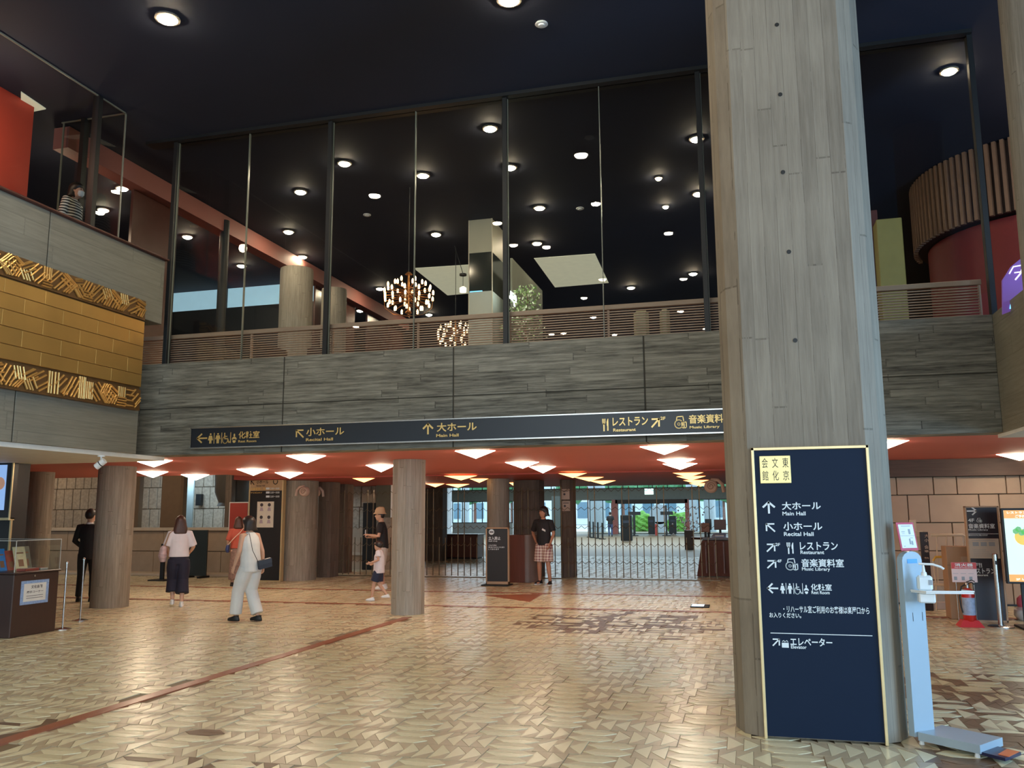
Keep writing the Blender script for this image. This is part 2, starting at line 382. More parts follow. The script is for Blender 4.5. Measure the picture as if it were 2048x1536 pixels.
for t in tiles:
    c, P = tile_geo(t[2]); cx, cy = t[0] + c[0], t[1] + c[1]
    if strip_hit(cx, cy, -.02): continue
    if -.05 < cx < .98 and 6.8 < cy < 7.7: continue
    px, py = proj(Vector((cx, cy, 0))); vis = 0 < px < 2048 and py < 1536 and not (1475 < px < 1815 and py < 1485)
    good.append((cx, cy, t, vis, py))
good.sort(key=lambda g: (-g[3], g[2][2][0] == 'bed', -g[4]))
shared = {}
for cx, cy, t, vis, py in good[:300]:
    q = (round(max(-2, min(2, t[4]))),); key = (t[2], t[3], q)
    if key not in shared:
        mb = MB(); tile_mb(mb, t[2], 0, 0, q[0], 0); shared[key] = mb.mesh('tile', TM[t[3]])
    o = bpy.data.objects.new('tile', shared[key]); COL.objects.link(o); o.location = (cx, cy, 0); o.parent = fl
rest = MB()
for cx, cy, t, vis, py in good[300:]: tile_mb(rest, t[2], cx, cy, max(-2, min(2, t[4])), t[3])
rest.mi = 0
part('tile_paving', rest, TM, fl, kind='stuff', label='cream and tan triangular and leaf-shaped floor tiles stretching into the hall')
part('floor_strip', MB().box(-5.335, -2, -.008, -5.205, 13.1, .005), TERRA, fl, label='terracotta strip running from lower left to the middle column')
for y in (14.85, 17.6): part('floor_strip', MB().box(-22, y - .055, -.008, 6.5, y + .055, .005), TERRA, fl, label='terracotta strip crossing the floor under the red ceiling')
tri = [atz(970, 1191, 0), atz(1060, 1204, 0), atz(1086, 1188, 0)]
part('floor_inlay', MB().prism([(p.x, p.y) for p in tri], -.008, .006), TERRA, fl, label='terracotta triangle set in the floor before the gate')

# ---- ceilings
struct('ceiling', MB().box(-22, -12, ZC, 12, 34, ZC + .2), NAVY, label='dark navy ceiling of the tall hall')
lowc = MB().box(-26.6, 11.3, ZL, -11.2, 17.0, ZL + .12).box(-11.2, 11.3, ZL, 7, 18.8, ZL + .12)
struct('ceiling', lowc, REDC, label='low red ceiling under the upper floor')
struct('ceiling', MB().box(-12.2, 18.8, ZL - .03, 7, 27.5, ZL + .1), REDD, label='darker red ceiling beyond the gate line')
struct('ceiling', MB().box(-32, 17.0, 3.3, -12.2, 28, 3.4).box(-32, 27.5, 4.75, 3, 71, 4.9).box(-12.2, 27.45, ZL - .03, 3, 27.6, 4.9), DKWALL, label='dark ceiling of the court and outer foyer')
struct('ceiling', MB().box(-16, -12, 2.44, -8.55, 11.3, 2.5), mat('pale_soffit', (.82, .8, .74), .6), label='pale soffit below the left gallery')
struct('ceiling', MB().box(2.9, 6.6, 2.46, 8.8, 11.3, 2.5), mat('grey_soffit', (.6, .6, .57), .6), label='soffit below the right gallery')
# ---- upper floor slab
struct('floor', MB().box(-22, 11.4, 3.35, 7.6, 33.5, 3.55), mat('upper_floor', (.12, .07, .05), .4), label='upper floor behind the glass')
# ---- walls round the hall
def cast(name, mode, x0, y0, z0, x1, y1, z1, m, cuts, zc=(), label=None, core=.012):
    """a cast concrete band: core plus panels divided by recessed joints; mode 'x' runs along x (faces -y), 'y' runs along y (faces +x or -x)"""
    s = struct(name, MB().box(x0 + (core if mode == 'y+' else 0), y0 + (core if mode == 'x' else 0), z0 + .005, x1 - (core if mode == 'y-' else 0), y1, z1 - .005), mat('dark_joint_core', (.05, .045, .035), .9), label=label)  # core darker than the panels shows in the joints
    zs = [z0] + list(zc) + [z1]
    ends = [x0, x1] if mode == 'x' else [y0, y1]
    cs = [ends[0]] + [c for c in sorted(cuts)] + [ends[1]]
    for i in range(len(cs) - 1):
        for j in range(len(zs) - 1):
            g = .009; a = cs[i] + (g if i else 0); b = cs[i + 1] - (g if i < len(cs) - 2 else 0)
            c = zs[j] + (g * .6 if j else 0); d = zs[j + 1] - (g * .6 if j < len(zs) - 2 else 0)
            mb = MB().box(a, y0, c, b, y1 - .02, d, .006) if mode == 'x' else MB().box(x0, a, c, x1, b, d, .006)
            part('concrete_panel', mb, m, s)
    return s
cast('wall_back', 'x', -8.9, YB, 2.5, 2.88, YB + .38, 3.89, CB, (-6.39, -3.8, -1.2, 1.4), (3.2,), label='board-marked concrete band below the upper glass')
cast('wall_right', 'y+', 2.88, 6.6, 2.5, 3.3, 11.38, 3.89, CL, (8.9,), (), label='concrete band turning towards the viewer on the right')
cast('wall_left', 'y-', -9.0, -6, 2.5, -8.5, 10.6, 3.13, CL, (8.4, 6, 3), (), label='lower concrete band under the gold panel')
cast('wall_left', 'y-', -9.0, -6, 4.5, -8.5, 11.0, 5.5, CL, (8.72, 6, 3), (), label='upper concrete parapet above the gold panel')
part('coping', MB().box(-9.02, -6, 5.5, -8.44, 11.03, 5.53, .008), mat('dark_red_coping', (.10, .03, .022), .4), bpy.data.objects['wall_left.001'])
struct('wall_left', MB().box(-16, -6, 3.13, -9.0, 10.9, 3.2), DKWALL, label='slab edge behind the gold panel')
struct('wall_left', MB().box(-27, -12, 0, -26.6, 28, 3.4), DKWALL); struct('wall_left', MB().box(-22, -12, 3.4, -21.6, 34, ZC), DKWALL)
struct('wall_left', MB().box(-8.9, -12, 0, -8.5, -6, ZC), mat('plain_wall', (.25, .22, .18), .7))
struct('wall_right', MB().box(11.6, -12, 0, 12, 34, ZC), mat('plain_wall', (.25, .22, .18), .7))
struct('wall_right', MB().box(8.8, 6.6, 2.46, 9.1, 12, 4.5).box(8.8, 14, 0, 9.1, 17, 2.6), mat('plain_wall', (.25, .22, .18), .7))
struct('wall_back', MB().box(-22, 33.5, 3.4, 12, 34, ZC), DKWALL, label='dark end wall of the upper floor')
struct('wall_back', MB().box(7, 11, 0, 11.6, 11.3, ZC), DKWALL)

# ---- gold panel on the left band
gp = thing('gold_wall_panel', (-8.4, 8.5, 3.1), 'large gold wall panel between two bands of herringbone ribs', 'wall panel')
part('backing', MB().box(-8.5, -4, 3.12, -8.43, 10.5, 4.72), mat('dark_gold_backing', (.18, .09, .03), .5, metal=.4), gp)
zr = [atx(0, y, -8.4).z for y in (716, 685, 649, 615, 582, 552)]
for j in range(5):
    y = 10.495; k = 0; step = .62
    y -= (.31 * (j % 2))
    if j % 2: part('gold_sheet', MB().box(-8.44, y + .003, zr[j] + .003, -8.40, 10.495, zr[j + 1] - .003, .003), GOLD, gp)
    while y > 5.5:
        part('gold_sheet', MB().box(-8.44, y - step + .001, zr[j] + .003, -8.40 + random.uniform(-.0007, .0007), y - .001, zr[j + 1] - .003, .003), GOLD, gp); y -= step
ribm = {}
def rib_mesh(L):
    L = round(L, 2)
    if L not in ribm:
        mb = MB(); prof = [(-.013, 0), (-.009, .014), (0, .02), (.009, .014), (.013, 0)]; n = 5
        mb.add([(b, -L / 2, a) for a, b in prof] + [(b, L / 2, a) for a, b in prof], [(i, i + 1, n + i + 1, n + i) for i in range(4)] + [tuple(range(5)), tuple(range(9, 4, -1))])
        ribm[L] = mb.mesh('rib', GOLDR, smooth=False)
    return ribm[L]
nr = 0; extra = MB()
for zb, zt in ((4.455, 4.735), (3.125, 3.415)):
    y = 10.47; i = 0
    part('band_plate', MB().box(-8.45, 4.0, zb - .01, -8.405, 10.5, zt), mat('dark_gold_backing', (.18, .09, .03), .5, metal=.4), gp)
    while y > 7.3:
        w = random.uniform(.13, .2); ang = random.choice((0, 90, 45, -45, 30, -60, 60))
        rows = random.choice((1, 2)); hh = (zt - zb) / rows
        for rr in range(rows):
            if rr: ang = ang + random.choice((90, 60, -75))
            a = math.radians(ang); nk = 4
            L = min(.27, min(w / max(.3, abs(math.cos(a))), hh / max(.3, abs(math.sin(a))))) * random.uniform(.85, 1.1)
            sp = (w * abs(math.sin(a)) + hh * abs(math.cos(a))) / nk
            for k in range(nk):
                d = (k - (nk - 1) / 2) * sp; cy = y - w / 2 - math.sin(a) * d; cz = zb + hh * (rr + .5) + math.cos(a) * d
                cz = max(zb + .02 + L / 2 * abs(math.sin(a)), min(zt - .01 - L / 2 * abs(math.sin(a)), cz))
                cy = min(cy, 10.49 - L / 2 * abs(math.cos(a)))
                if nr < 296:
                    o = bpy.data.objects.new('rib', rib_mesh(L)); COL.objects.link(o); o.parent = gp
                    o.location = Vector((-8.405 + random.uniform(0, .012), cy, cz)) - gp.location; o.rotation_euler.x = a; nr += 1
        y -= w; i += 1

# ---- glass walls of the upper floor
MX = [-8.49, -5.80, -3.08, -.39, 2.93]
seams = [[-7.19], [-4.44], [-1.73], [1.3]]
for i in range(4):
    w = struct('window_%d' % (i + 1), MB().box(MX[i], YB + .13, 7.47, MX[i + 1], YB + .15, 7.49).box(MX[i], YB + .10, 3.89, MX[i + 1], YB + .17, 3.905), EDGE)
    xs = [MX[i] + .03] + seams[i] + [MX[i + 1] - .03]
    for k in range(len(xs) - 1):
        part('pane', MB().add([(xs[k] + .004, YB + .14, 3.9), (xs[k + 1] - .004, YB + .14, 3.9), (xs[k + 1] - .004, YB + .14, 7.48), (xs[k] + .004, YB + .14, 7.48)], [(0, 1, 2, 3)]), GL, w)
    for s_ in seams[i]: part('glass_joint', MB().box(s_ - .005, YB + .12, 3.9, s_ + .005, YB + .16, 7.48), EDGE, w)
for i, x in enumerate(MX):
    t = struct('trim_%d' % (i + 1), MB().box(x - .032, YB + .08, 3.86, x + .032, YB + .19, 7.5, .003), BLK, label='black glazing post')
    part('glass_edge', MB().box(x + .034, YB + .13, 3.9, x + .042, YB + .15, 7.48), EDGE, t)
struct('trim_6', MB().box(-9.0, YB + .02, 7.47, 2.95, YB + .24, ZC), BLK, label='black head frame of the upper glass')
struct('trim_7', MB().box(-9.45, YB + .05, 3.2, -9.3, YB + .2, 4.6), BLK)
# glass box on the left parapet, returning at y 10.08
w = struct('window_5', MB().box(-8.62, 2, 7.49, -8.60, 10.08, 7.51).box(-9.75, 10.07, 7.49, -8.60, 10.09, 7.51).box(-8.62, 10.07, 5.53, -8.60, 10.09, 7.5), EDGE, label='corner of the glass box above the gold panel')
for a, b in ((3, 7.55), (7.56, 9.45), (9.6, 10.07)): part('pane', MB().add([(-8.61, a, 5.53), (-8.61, b, 5.53), (-8.61, b, 7.49), (-8.61, a, 7.49)], [(0, 1, 2, 3)]), GL, w)
part('pane', MB().add([(-9.7, 10.08, 5.53), (-8.62, 10.08, 5.53), (-8.62, 10.08, 7.49), (-9.7, 10.08, 7.49)], [(0, 1, 2, 3)]), GL, w)
part('glass_joint', MB().box(-8.62, 7.55, 5.53, -8.60, 7.56, 7.49), EDGE, w)
part('glass_joint', MB().box(-9.72, 10.07, 5.53, -9.70, 10.09, 7.49), EDGE, w)
part('post', MB().box(-8.68, 9.5, 5.53, -8.58, 9.58, 7.5), BLK, w)
part('post', MB().box(-9.35, 10.02, 5.53, -9.28, 10.12, 7.5), BLK, w)

# ---- rooms behind the upper glass
struct('wall_left', MB().box(-9.95, 4, 5.0, -9.75, 9.55, ZC), REDW, label='bright red wall behind the glass box')
struct('trim_8', MB().box(-10.0, 10.2, 7.16, -9.72, 24, ZC - .02), PINK, label='pink beam running back along the upper left side')
struct('wall_left', MB().box(-15.9, 10.2, 3.4, -15.8, 24, ZC), mat('maroon_wall', (.10, .02, .018), .6))
struct('wall_left', MB().box(-9.95, 11.9, 3.5, -9.9, 12.9, 7.15).box(-9.95, 18.4, 5.6, -9.9, 20.6, 7.15).box(-9.95, 21.4, 4.5, -9.9, 24, 7.15), mat('brown_glaze_panel', (.09, .035, .028), .25), label='brown panels below the pink beam')
for y, r, top, m, lb in ((14.35, .09, 7.4, BLK, 'slim dark column under the pink beam'), (16.6, .36, 7.0, CC, 'stout round concrete column on the upper floor, nearer of two'), (18.4, .30, 7.0, CC, 'stout round concrete column on the upper floor, farther of two')):
    c = MB().lathe([(r * 1.02, 0), (r, .05), (r, top - 3.6), (r * .98, top - 3.55)], (0, 0, 0), 24)
    o = solo('upper_column', MB().lathe([(r * 1.02, 3.55), (r, 3.6), (r, top - .05), (r * .98, top)], (0, 0, 0), 24), m, lb, 'column', smooth=True); o.location = (-9.4 if r > .1 else -9.75, y, 0)
wn = struct('window_6', MB().box(-15.8, 19.2, UFZ, -10.05, 19.4, 6.98).box(-13.0, 19.15, 6.98, -12.9, 19.25, ZC - .01).box(-11.0, 19.15, 6.98, -10.9, 19.25, ZC - .01), BLK, label='pale blue clerestory window at the far left of the upper floor')
part('pane', MB().box(-15.8, 19.25, 6.98, -10.05, 19.28, ZC - .01), mat('daylit_clerestory', (.3, .5, .6), .4, emit=.55, ecol=(.45, .72, .85)), wn)
struct('wall_right', MB().box(7.6, 11.3, 3.4, 7.8, 33, ZC), DKWALL)
# lit recesses in the dark ceiling
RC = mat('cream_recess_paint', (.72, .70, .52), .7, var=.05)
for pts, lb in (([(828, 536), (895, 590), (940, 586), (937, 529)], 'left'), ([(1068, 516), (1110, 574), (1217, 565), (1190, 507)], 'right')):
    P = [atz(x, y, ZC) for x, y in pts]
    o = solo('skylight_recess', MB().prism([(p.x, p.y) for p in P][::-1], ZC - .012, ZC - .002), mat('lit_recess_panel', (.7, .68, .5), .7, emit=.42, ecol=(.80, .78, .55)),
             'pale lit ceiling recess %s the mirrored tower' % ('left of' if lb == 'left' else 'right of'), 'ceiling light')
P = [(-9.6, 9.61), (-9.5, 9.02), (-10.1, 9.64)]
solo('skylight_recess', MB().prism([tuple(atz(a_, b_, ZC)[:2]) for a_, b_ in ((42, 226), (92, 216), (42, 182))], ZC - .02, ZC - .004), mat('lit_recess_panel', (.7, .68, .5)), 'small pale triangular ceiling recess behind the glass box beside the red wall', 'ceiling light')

def put(name, fn, *a, **k):
    mb = MB(); fn(mb, *a, **k)
    if mb.v: part(name, mb, CUR[1], CUR[0])

# ================================================================== BIG THINGS
def oct_round(x0, x1, y0, y1, c, n=3):
    """rounded rectangle, counter-clockwise"""
    P = []
    for cx, cy, a in ((x1 - c, y0 + c, -90), (x1 - c, y1 - c, 0), (x0 + c, y1 - c, 90), (x0 + c, y0 + c, 180)):
        for k in range(n + 1): t = math.radians(a + 90 * k / n); P.append((cx + c * math.cos(t), cy + c * math.sin(t)))
    return P
mp = thing('concrete_pillar', (.45, 7.2, 0), 'huge board-marked concrete pillar carrying the navy direction panel', 'pillar')
PX = [(.02, 6.78), (.86, 6.78), (.97, 6.86), (1.045, 7.02), (1.045, 7.5), (.9, 7.66), (0, 7.66), (-.155, 7.5), (-.155, 7.05), (-.09, 6.86)]
part('shaft', MB().prism(PX, 0, ZC), CV, mp)
for z in (2.9, 3.6, 4.25, 4.9, 5.5):
    part('tie_hole', MB().add(*(lambda c: ([(c[0] + .018 * math.cos(k * PI / 4), 6.777, c[1] + .018 * math.sin(k * PI / 4)) for k in range(8)], [tuple(range(8))]))((.40 + .01 * math.sin(z * 7), z))), BLK, mp)
tr = thing('concrete_pillar', (2.72, 8.3, 0), 'concrete pillar rising at the upper right corner of the picture', 'pillar')
part('shaft', MB().loft([((2.84, 8.3, 0), .42, .42, V(1, 0, 0), V(0, 1, 0)), ((2.84, 8.3, ZC), .36, .36, V(1, 0, 0), V(0, 1, 0))], 16), CC, tr, smooth=True)
def round_pillar(pxl, pxr, ypx, Y, z1, label, m=CC, n=20, r=None, taper=1):
    a = aty(pxl, ypx, Y).x; b = aty(pxr, ypx, Y).x; r = r or (b - a) / 2
    o = solo('concrete_pillar', MB().lathe([(r * 1.0, 0), (r, .02), (r * taper, z1)], (0, 0, 0), n), m, label, 'pillar', smooth=n > 12)
    o.location = ((a + b) / 2, Y, 0); return o
round_pillar(189, 250, 1200, 13.5, ZL, 'round board-marked pillar beside the man in the black suit')
o = round_pillar(784, 847, 1200, 13.6, ZL, 'faceted pale concrete pillar at the end of the terracotta strip', n=12); o.rotation_euler.z = .2
round_pillar(62, 100, 1000, 14.6, ZL, 'concrete pillar at the far left behind the display case')
round_pillar(566, 632, 1000, 20.1, ZL - .035, 'wide round concrete pillar to the right of the tall dark notice panel', CC, 24)
round_pillar(975, 1018, 1000, 20.9, ZL - .035, 'concrete pillar behind the no-entry floor sign')
def pier(px0, px1, Y, dep, z1, label, m=CP_):
    a = aty(px0, 1050, Y).x; b = aty(px1, 1050, Y).x
    return solo('concrete_pier', MB().prism(oct_round(a, b, Y, Y + dep, min(.06, (b - a) / 4), 1), 0, z1), m, label, 'pier')
pier(633, 660, 20.9, .6, ZL - .035, 'dark brown pier between the round pillar and the narrow bright window')
pier(655, 692, 22.6, .5, ZL - .035, 'brown pier just left of the folding gate')
pier(1026, 1078, 21.9, .7, ZL - .035, 'brown pier behind the man in checked shorts')
pier(1120, 1146, 22.0, .5, ZL - .035, 'brown pier carrying two pale notices')
pier(848, 884, 29, .6, 4.74, 'dark pier behind the pale faceted pillar')

# ---- direction panel on the pillar
dp = thing('direction_panel', (.455, 6.74, 0), 'tall navy direction panel with gold frame on the big pillar', 'sign')
x0, x1, z1 = .045, .872, 2.085
part('face', MB().box(x0 + .012, 6.725, .02, x1 - .012, 6.775, z1 - .012), SIGNB, dp)
fr = MB().box(x0, 6.715, 0, x0 + .022, 6.78, z1, .003).box(x1 - .022, 6.715, 0, x1, 6.78, z1, .003).box(x0, 6.715, z1 - .022, x1, 6.78, z1, .003)
part('frame', fr, GOLDF, dp)
YP = 6.725
def pr(px0, py0, px1, py1, Y=YP):
    a = aty(px0, py1, Y); b = aty(px1, py0, Y); return a.x, a.z, b.x, b.z
q = pr(1521, 911, 1580, 967); part('plaque', MB().box(q[0], YP - .008, q[1], q[2], YP, q[3], .002), mat('brass_plaque', (.62, .50, .22), .3, metal=.6, var=.1), dp)
lt = MB(); CUR = (dp, BLK); 
a, b, c, d = q; w = (c - a) / 3; h = (d - b) / 2
for i, ch in enumerate('会文東'): put('lettering', text, ch, a + w * (i + .22), b + h * 1.12, a + w * (i + .8), b + h * 1.85, YP - .008, 0, .002)
for i, ch in enumerate('館化京'): put('lettering', text, ch, a + w * (i + .22), b + h * .2, a + w * (i + .8), b + h * .92, YP - .008, 0, .002)
part('brushed_characters', lt, BLK, dp)
lt = MB(); CUR = (dp, WHITE)
def row(kind, ar, txts):
    if kind: put('arrow_symbol', arrow, kind, *pr(*ar), YP)
    for s, r in txts: put('lettering', text, s, *pr(*r), YP)
row('up', (1526, 1003, 1549, 1026), [('大ホール', (1564, 1003, 1641, 1020)), ('Main Hall', (1565, 1023, 1611, 1031))])
row('upleft', (1531, 1046, 1550, 1064), [('小ホール', (1567, 1044, 1644, 1061)), ('Recital Hall', (1568, 1064, 1627, 1072))])
row('upright', (1533, 1087, 1551, 1104), [('2F', (1551, 1086, 1560, 1092)), ('レストラン', (1600, 1084, 1675, 1100)), ('Restaurant', (1601, 1101, 1648, 1108))])
row('upright', (1534, 1120, 1553, 1137), [('4F', (1554, 1119, 1563, 1125)), ('音楽資料室', (1603, 1118, 1687, 1134)), ('Music Library', (1604, 1135, 1660, 1143))])
put('pictogram', fork_knife, *pr(1574, 1085, 1588, 1107), YP); put('pictogram', music_icon, *pr(1571, 1117, 1595, 1141), YP)
row('left', (1535, 1167, 1555, 1186), [('化粧室', (1622, 1168, 1663, 1181)), ('Rest Room', (1623, 1182, 1659, 1188))])
put('pictogram', restroom_icons, *pr(1560, 1167, 1617, 1187), YP)
row(None, None, [('・リハーサル室ご利用のお客様は楽屋口から', (1567, 1214, 1738, 1225)), ('お入りください。', (1539, 1226, 1602, 1235))])
q = pr(1541, 1262, 1744, 1266); lt.box(q[0], YP - .003, q[1] - .002, q[2], YP, q[1] + .003)
row('upright', (1545, 1277, 1560, 1292), [('エレベーター', (1581, 1277, 1664, 1291)), ('Elevator', (1582, 1291, 1613, 1297))])
q = pr(1564, 1281, 1577, 1295); put('symbol', poly, [(0, 0), (1, 0), (1, .68), (0, .68)], *q, YP); put('symbol', stroke, [(.1, .85), (.3, 1), (.45, .8)], .004, *q, YP); put('symbol', stroke, [(.55, .85), (.75, 1), (.9, .8)], .004, *q, YP)
part('lettering', lt, WHITE, dp, label='white arrows, pictograms and hall names')

# ---- long sign over the low opening
YS = 10.84
ls = thing('overhead_sign', (-3, YS, 2.72), 'long dark overhead sign with gold lettering fixed to the concrete band', 'sign')
part('face', MB().box(-7.76, YS, 2.585, .9, 10.99, 2.865), mat('overhead_sign_face', (.012, .016, .024), .35, var=.1), ls)
part('frame', MB().box(-7.78, YS - .008, 2.863, .92, 11, 2.878).box(-7.78, YS - .008, 2.572, .92, 11, 2.587).box(-7.78, YS - .008, 2.58, -7.765, 11, 2.87), STEEL, ls)
lt = MB(); CUR = (ls, GLET)
def sr(px0, py0, px1, py1): return pr(px0, py0, px1, py1, YS)
def srow(x0, x1, za, zb): return aty(x0, 870, YS).x, za, aty(x1, 870, YS).x, zb
D = .012
put('arrow_symbol', arrow, 'left', *srow(394, 414, 2.655, 2.785), YS - .001)
put('pictogram', restroom_icons, *srow(416, 474, 2.64, 2.79), YS - .001)
put('lettering', text, '化粧室', *srow(478, 520, 2.695, 2.80), YS, .02, D); put('lettering', text, 'Rest Room', *srow(478, 514, 2.64, 2.675), YS, .02, D)
put('arrow_symbol', arrow, 'upleft', *srow(591, 608, 2.68, 2.80), YS - .001)
put('lettering', text, '小ホール', *srow(613, 689, 2.70, 2.815), YS, .02, D); put('lettering', text, 'Recital Hall', *srow(613, 667, 2.63, 2.67), YS, .02, D)
put('arrow_symbol', arrow, 'up', *srow(846, 866, 2.68, 2.82), YS - .001)
put('lettering', text, '大ホール', *srow(874, 954, 2.70, 2.82), YS, .02, D); put('lettering', text, 'Main Hall', *srow(873, 918, 2.63, 2.67), YS, .02, D)
put('pictogram', fork_knife, *srow(1205, 1219, 2.645, 2.80), YS - .001)
put('lettering', text, 'レストラン', *srow(1226, 1297, 2.70, 2.81), YS, .02, D); put('lettering', text, 'Restaurant', *srow(1227, 1272, 2.63, 2.67), YS, .02, D)
put('arrow_symbol', arrow, 'upright', *srow(1303, 1321, 2.665, 2.785), YS - .001); put('lettering', text, '2F', *srow(1322, 1332, 2.76, 2.80), YS, .02, .004)
put('pictogram', music_icon, *srow(1349, 1374, 2.64, 2.80), YS - .001)
put('lettering', text, '音楽資料室', *srow(1379, 1465, 2.70, 2.81), YS, .02, D); put('lettering', text, 'Music Library', *srow(1380, 1440, 2.63, 2.67), YS, .02, D)
part('lettering', lt, GLET, ls, label='raised gold letters and pictograms')

# ---- slatted railing behind the glass
rl = thing('slatted_railing', (-3, 11.32, 3.9), 'long wooden slatted railing behind the upper glass', 'railing')
xs = [-9.4, -7.15, -5.8, -4.45, -3.08, -1.7, -.39, 1.25, 2.85]
sm = {}
for i in range(len(xs) - 1):
    a, b = xs[i], xs[i + 1]; L = round(b - a, 2)
    if L not in sm: sm[L] = MB().box(-L / 2 + .008, -.012, -.007, L / 2 - .008, .012, .008).mesh('slat', WOOD)
    for k in range(11):
        o = bpy.data.objects.new('slat', sm[L]); COL.objects.link(o); o.parent = rl; o.location = Vector(((a + b) / 2, 11.32, 3.955 + k * .0345)) - rl.location
for x in xs: part('post', MB().box(x - .014, 11.325, 3.56, x + .014, 11.36, 4.34), WOOD, rl)
part('top_rail', MB().box(-9.4, 11.29, 4.33, 2.87, 11.36, 4.395, .006), WOOD, rl)
part('bottom_rail', MB().box(-9.4, 11.30, 3.89, 2.87, 11.35, 3.935, .004), WOOD, rl)

# ---- lamps
def downlight(p, m, label, r=.1, group=None, light=None):
    t = thing('downlight', p, label, 'ceiling light', group)
    part('rim', MB().lathe([(r * 1.25, 0), (r * 1.3, -.025), (r * 1.05, -.03), (r * 1.02, -.004), (r * 1.02, 0)], (0, 0, 0), 12), mat('lamp_rim', (.25, .22, .18), .4, metal=.3), t, smooth=True, local=True)
    part('lens', MB().lathe([(r, -.012), (r * .85, -.045), (r * .45, -.06)], (0, 0, 0), 10), m, t, local=True)
    return t
real = [(980, 255), (689, 325), (846, 349), (601, 382), (382, 409), (375, 472), (577, 462), (872, 467), (605, 512), (483, 530), (1020, 333), (1393, 276), (1397, 386), (1079, 414), (1074, 485), (1262, 574), (1386, 546), (760, 576), (858, 628), (720, 620), (1317, 354), (1331, 411), (245, 375), (207, 418), (1898, 140)]
mirrored = [(1192, 405), (995, 444), (1027, 488), (1093, 492), (1337, 464), (1367, 556), (1205, 557), (1168, 594), (1187, 633), (1127, 665), (1361, 621), (1411, 656), (1229, 668), (424, 542), (441, 600), (712, 652)]
def where(x, y):
    if x < 420: return 'left part of the ceiling'
    if x < 700: return 'left of centre'
    if x < 1000: return 'above the chandelier'
    if x < 1300: return 'right of the mirrored tower'
    return 'beside the big pillar'
ranks = {}
for x, y in sorted(real, key=lambda p: p[1]):
    w_ = where(x, y); ranks[w_] = ranks.get(w_, 0) + 1; n = ranks[w_]
    words = ['highest', 'second highest', 'third highest', 'fourth highest', 'fifth highest', 'sixth highest', 'seventh highest', 'eighth highest'][min(n - 1, 7)]
    p = atz(x, y, ZC); dark = (x, y) in ((1317, 354), (1331, 411))
    lb = '%s of the glowing downlights seen through the upper glass %s' % (words, w_)
    if (x, y) == (1898, 140): lb = 'single glowing downlight seen between the big pillar and the corner pillar'
    downlight(p, LAMP, lb, .055 if dark else .095, 'downlights behind the upper glass')
downlight(atz(335, 35, ZC), LAMPH, 'large glowing downlight at upper left in the near navy ceiling', .115, 'downlights in the near ceiling')
downlight(atz(1018, -3, ZC), LAMPH, 'downlight cut by the top edge of the picture near the middle', .115, 'downlights in the near ceiling')
for x, y in mirrored:
    p = atz(x, y, ZC); p.y = 2 * (YB + .14) - p.y
    downlight(p, LAMPH, 'downlight in the near ceiling, seen only mirrored in the upper glass', .10, 'downlights mirrored in the upper glass')
for x, y in ((-6, -5), (2, 3), (5, -2), (-3.5, -7), (5.5, 5)): downlight(V(x, y, ZC), LAMPH, 'downlight in the near ceiling, seen only mirrored in the upper glass', .10, 'downlights mirrored in the upper glass')
for x, y, lb in ((1083, 47, 'round white smoke detector on the near navy ceiling'), (734, 429, 'small round detector on the ceiling behind the glass, left of centre'), (1160, 416, 'small round detector on the ceiling behind the glass, right of the mirrored tower')):
    p = atz(x, y, ZC); t = thing('smoke_detector', p, lb, 'detector')
    part('base', MB().lathe([(.075, 0), (.08, -.012), (.072, -.02)], (0, 0, 0), 16), WPL, t, local=True, smooth=True)
    part('sensor', MB().lathe([(.045, -.018), (.04, -.035), (.01, -.04)], (0, 0, 0), 12), WPL, t, local=True, smooth=True)
# triangular lamps in the low red ceiling
def tri_lamp(px, py, wpx, m, zc, label, group, dip=.1):
    p = atz(px, py, zc); d = (p - CP).length; s = wpx * d / 1745.
    t = thing('triangle_lamp', (p.x, p.y, zc), label, 'ceiling light', group, rz=YAW * 0 + math.atan2(-p.x, p.y) * .8)
    A = [(-s / 2, 0), (0, s * .8), (s / 2, 0)]; ax = (0, s * .3)
    part('diffuser', MB().add([(a[0] * .97, a[1] * .97 + .01, -.004) for a in A] + [(ax[0], ax[1], -dip)], [(0, 2, 3), (2, 1, 3), (1, 0, 3)]), m, t, local=True)
    rim = MB()
    for i in range(3):
        a = Vector(A[i]); b = Vector(A[(i + 1) % 3]); q_ = (b - a).normalized(); n_ = Vector((-q_.y, q_.x)) * .012
        rim.add([(a.x, a.y, 0), (b.x, b.y, 0), (b.x + n_.x, b.y + n_.y, -.006), (a.x + n_.x, a.y + n_.y, -.006)], [(0, 1, 2, 3)])
    part('rim', rim, REDC, t, local=True); return t
W_ = [(950, 901, 85, 'below the middle of the overhead sign'), (612, 911, 79, 'below the recital hall lettering'), (305, 920, 73, 'upper left, above the woman with the tote bag'), (304, 943, 59, 'lower left beside the round pillar'), (390, 949, 53, 'left above the tiled low wall'), (505, 938, 62, 'above the tall dark notice panel'), (578, 945, 56, 'lower one right of the notice panel'), (761, 930, 61, 'touching the pale faceted pillar'), (1044, 924, 71, 'upper of the pair right of centre'), (1085, 933, 56, 'lower of the pair right of centre'), (1328, 892, 100, 'largest, close to the big pillar'), (1352, 918, 78, 'middle of three close to the big pillar'), (1360, 927, 70, 'lowest of three close to the big pillar'), (1768, 882, 88, 'just right of the big pillar'), (2004, 916, 83, 'lower one at the right edge'), (2040, 907, 76, 'upper one at the right edge')]
for px, py, w_, lb in W_: tri_lamp(px, py, w_, TRIW, ZL - .002, 'white triangular lamp in the red ceiling, ' + lb, 'white triangular lamps', .105 if w_ > 65 else .12)
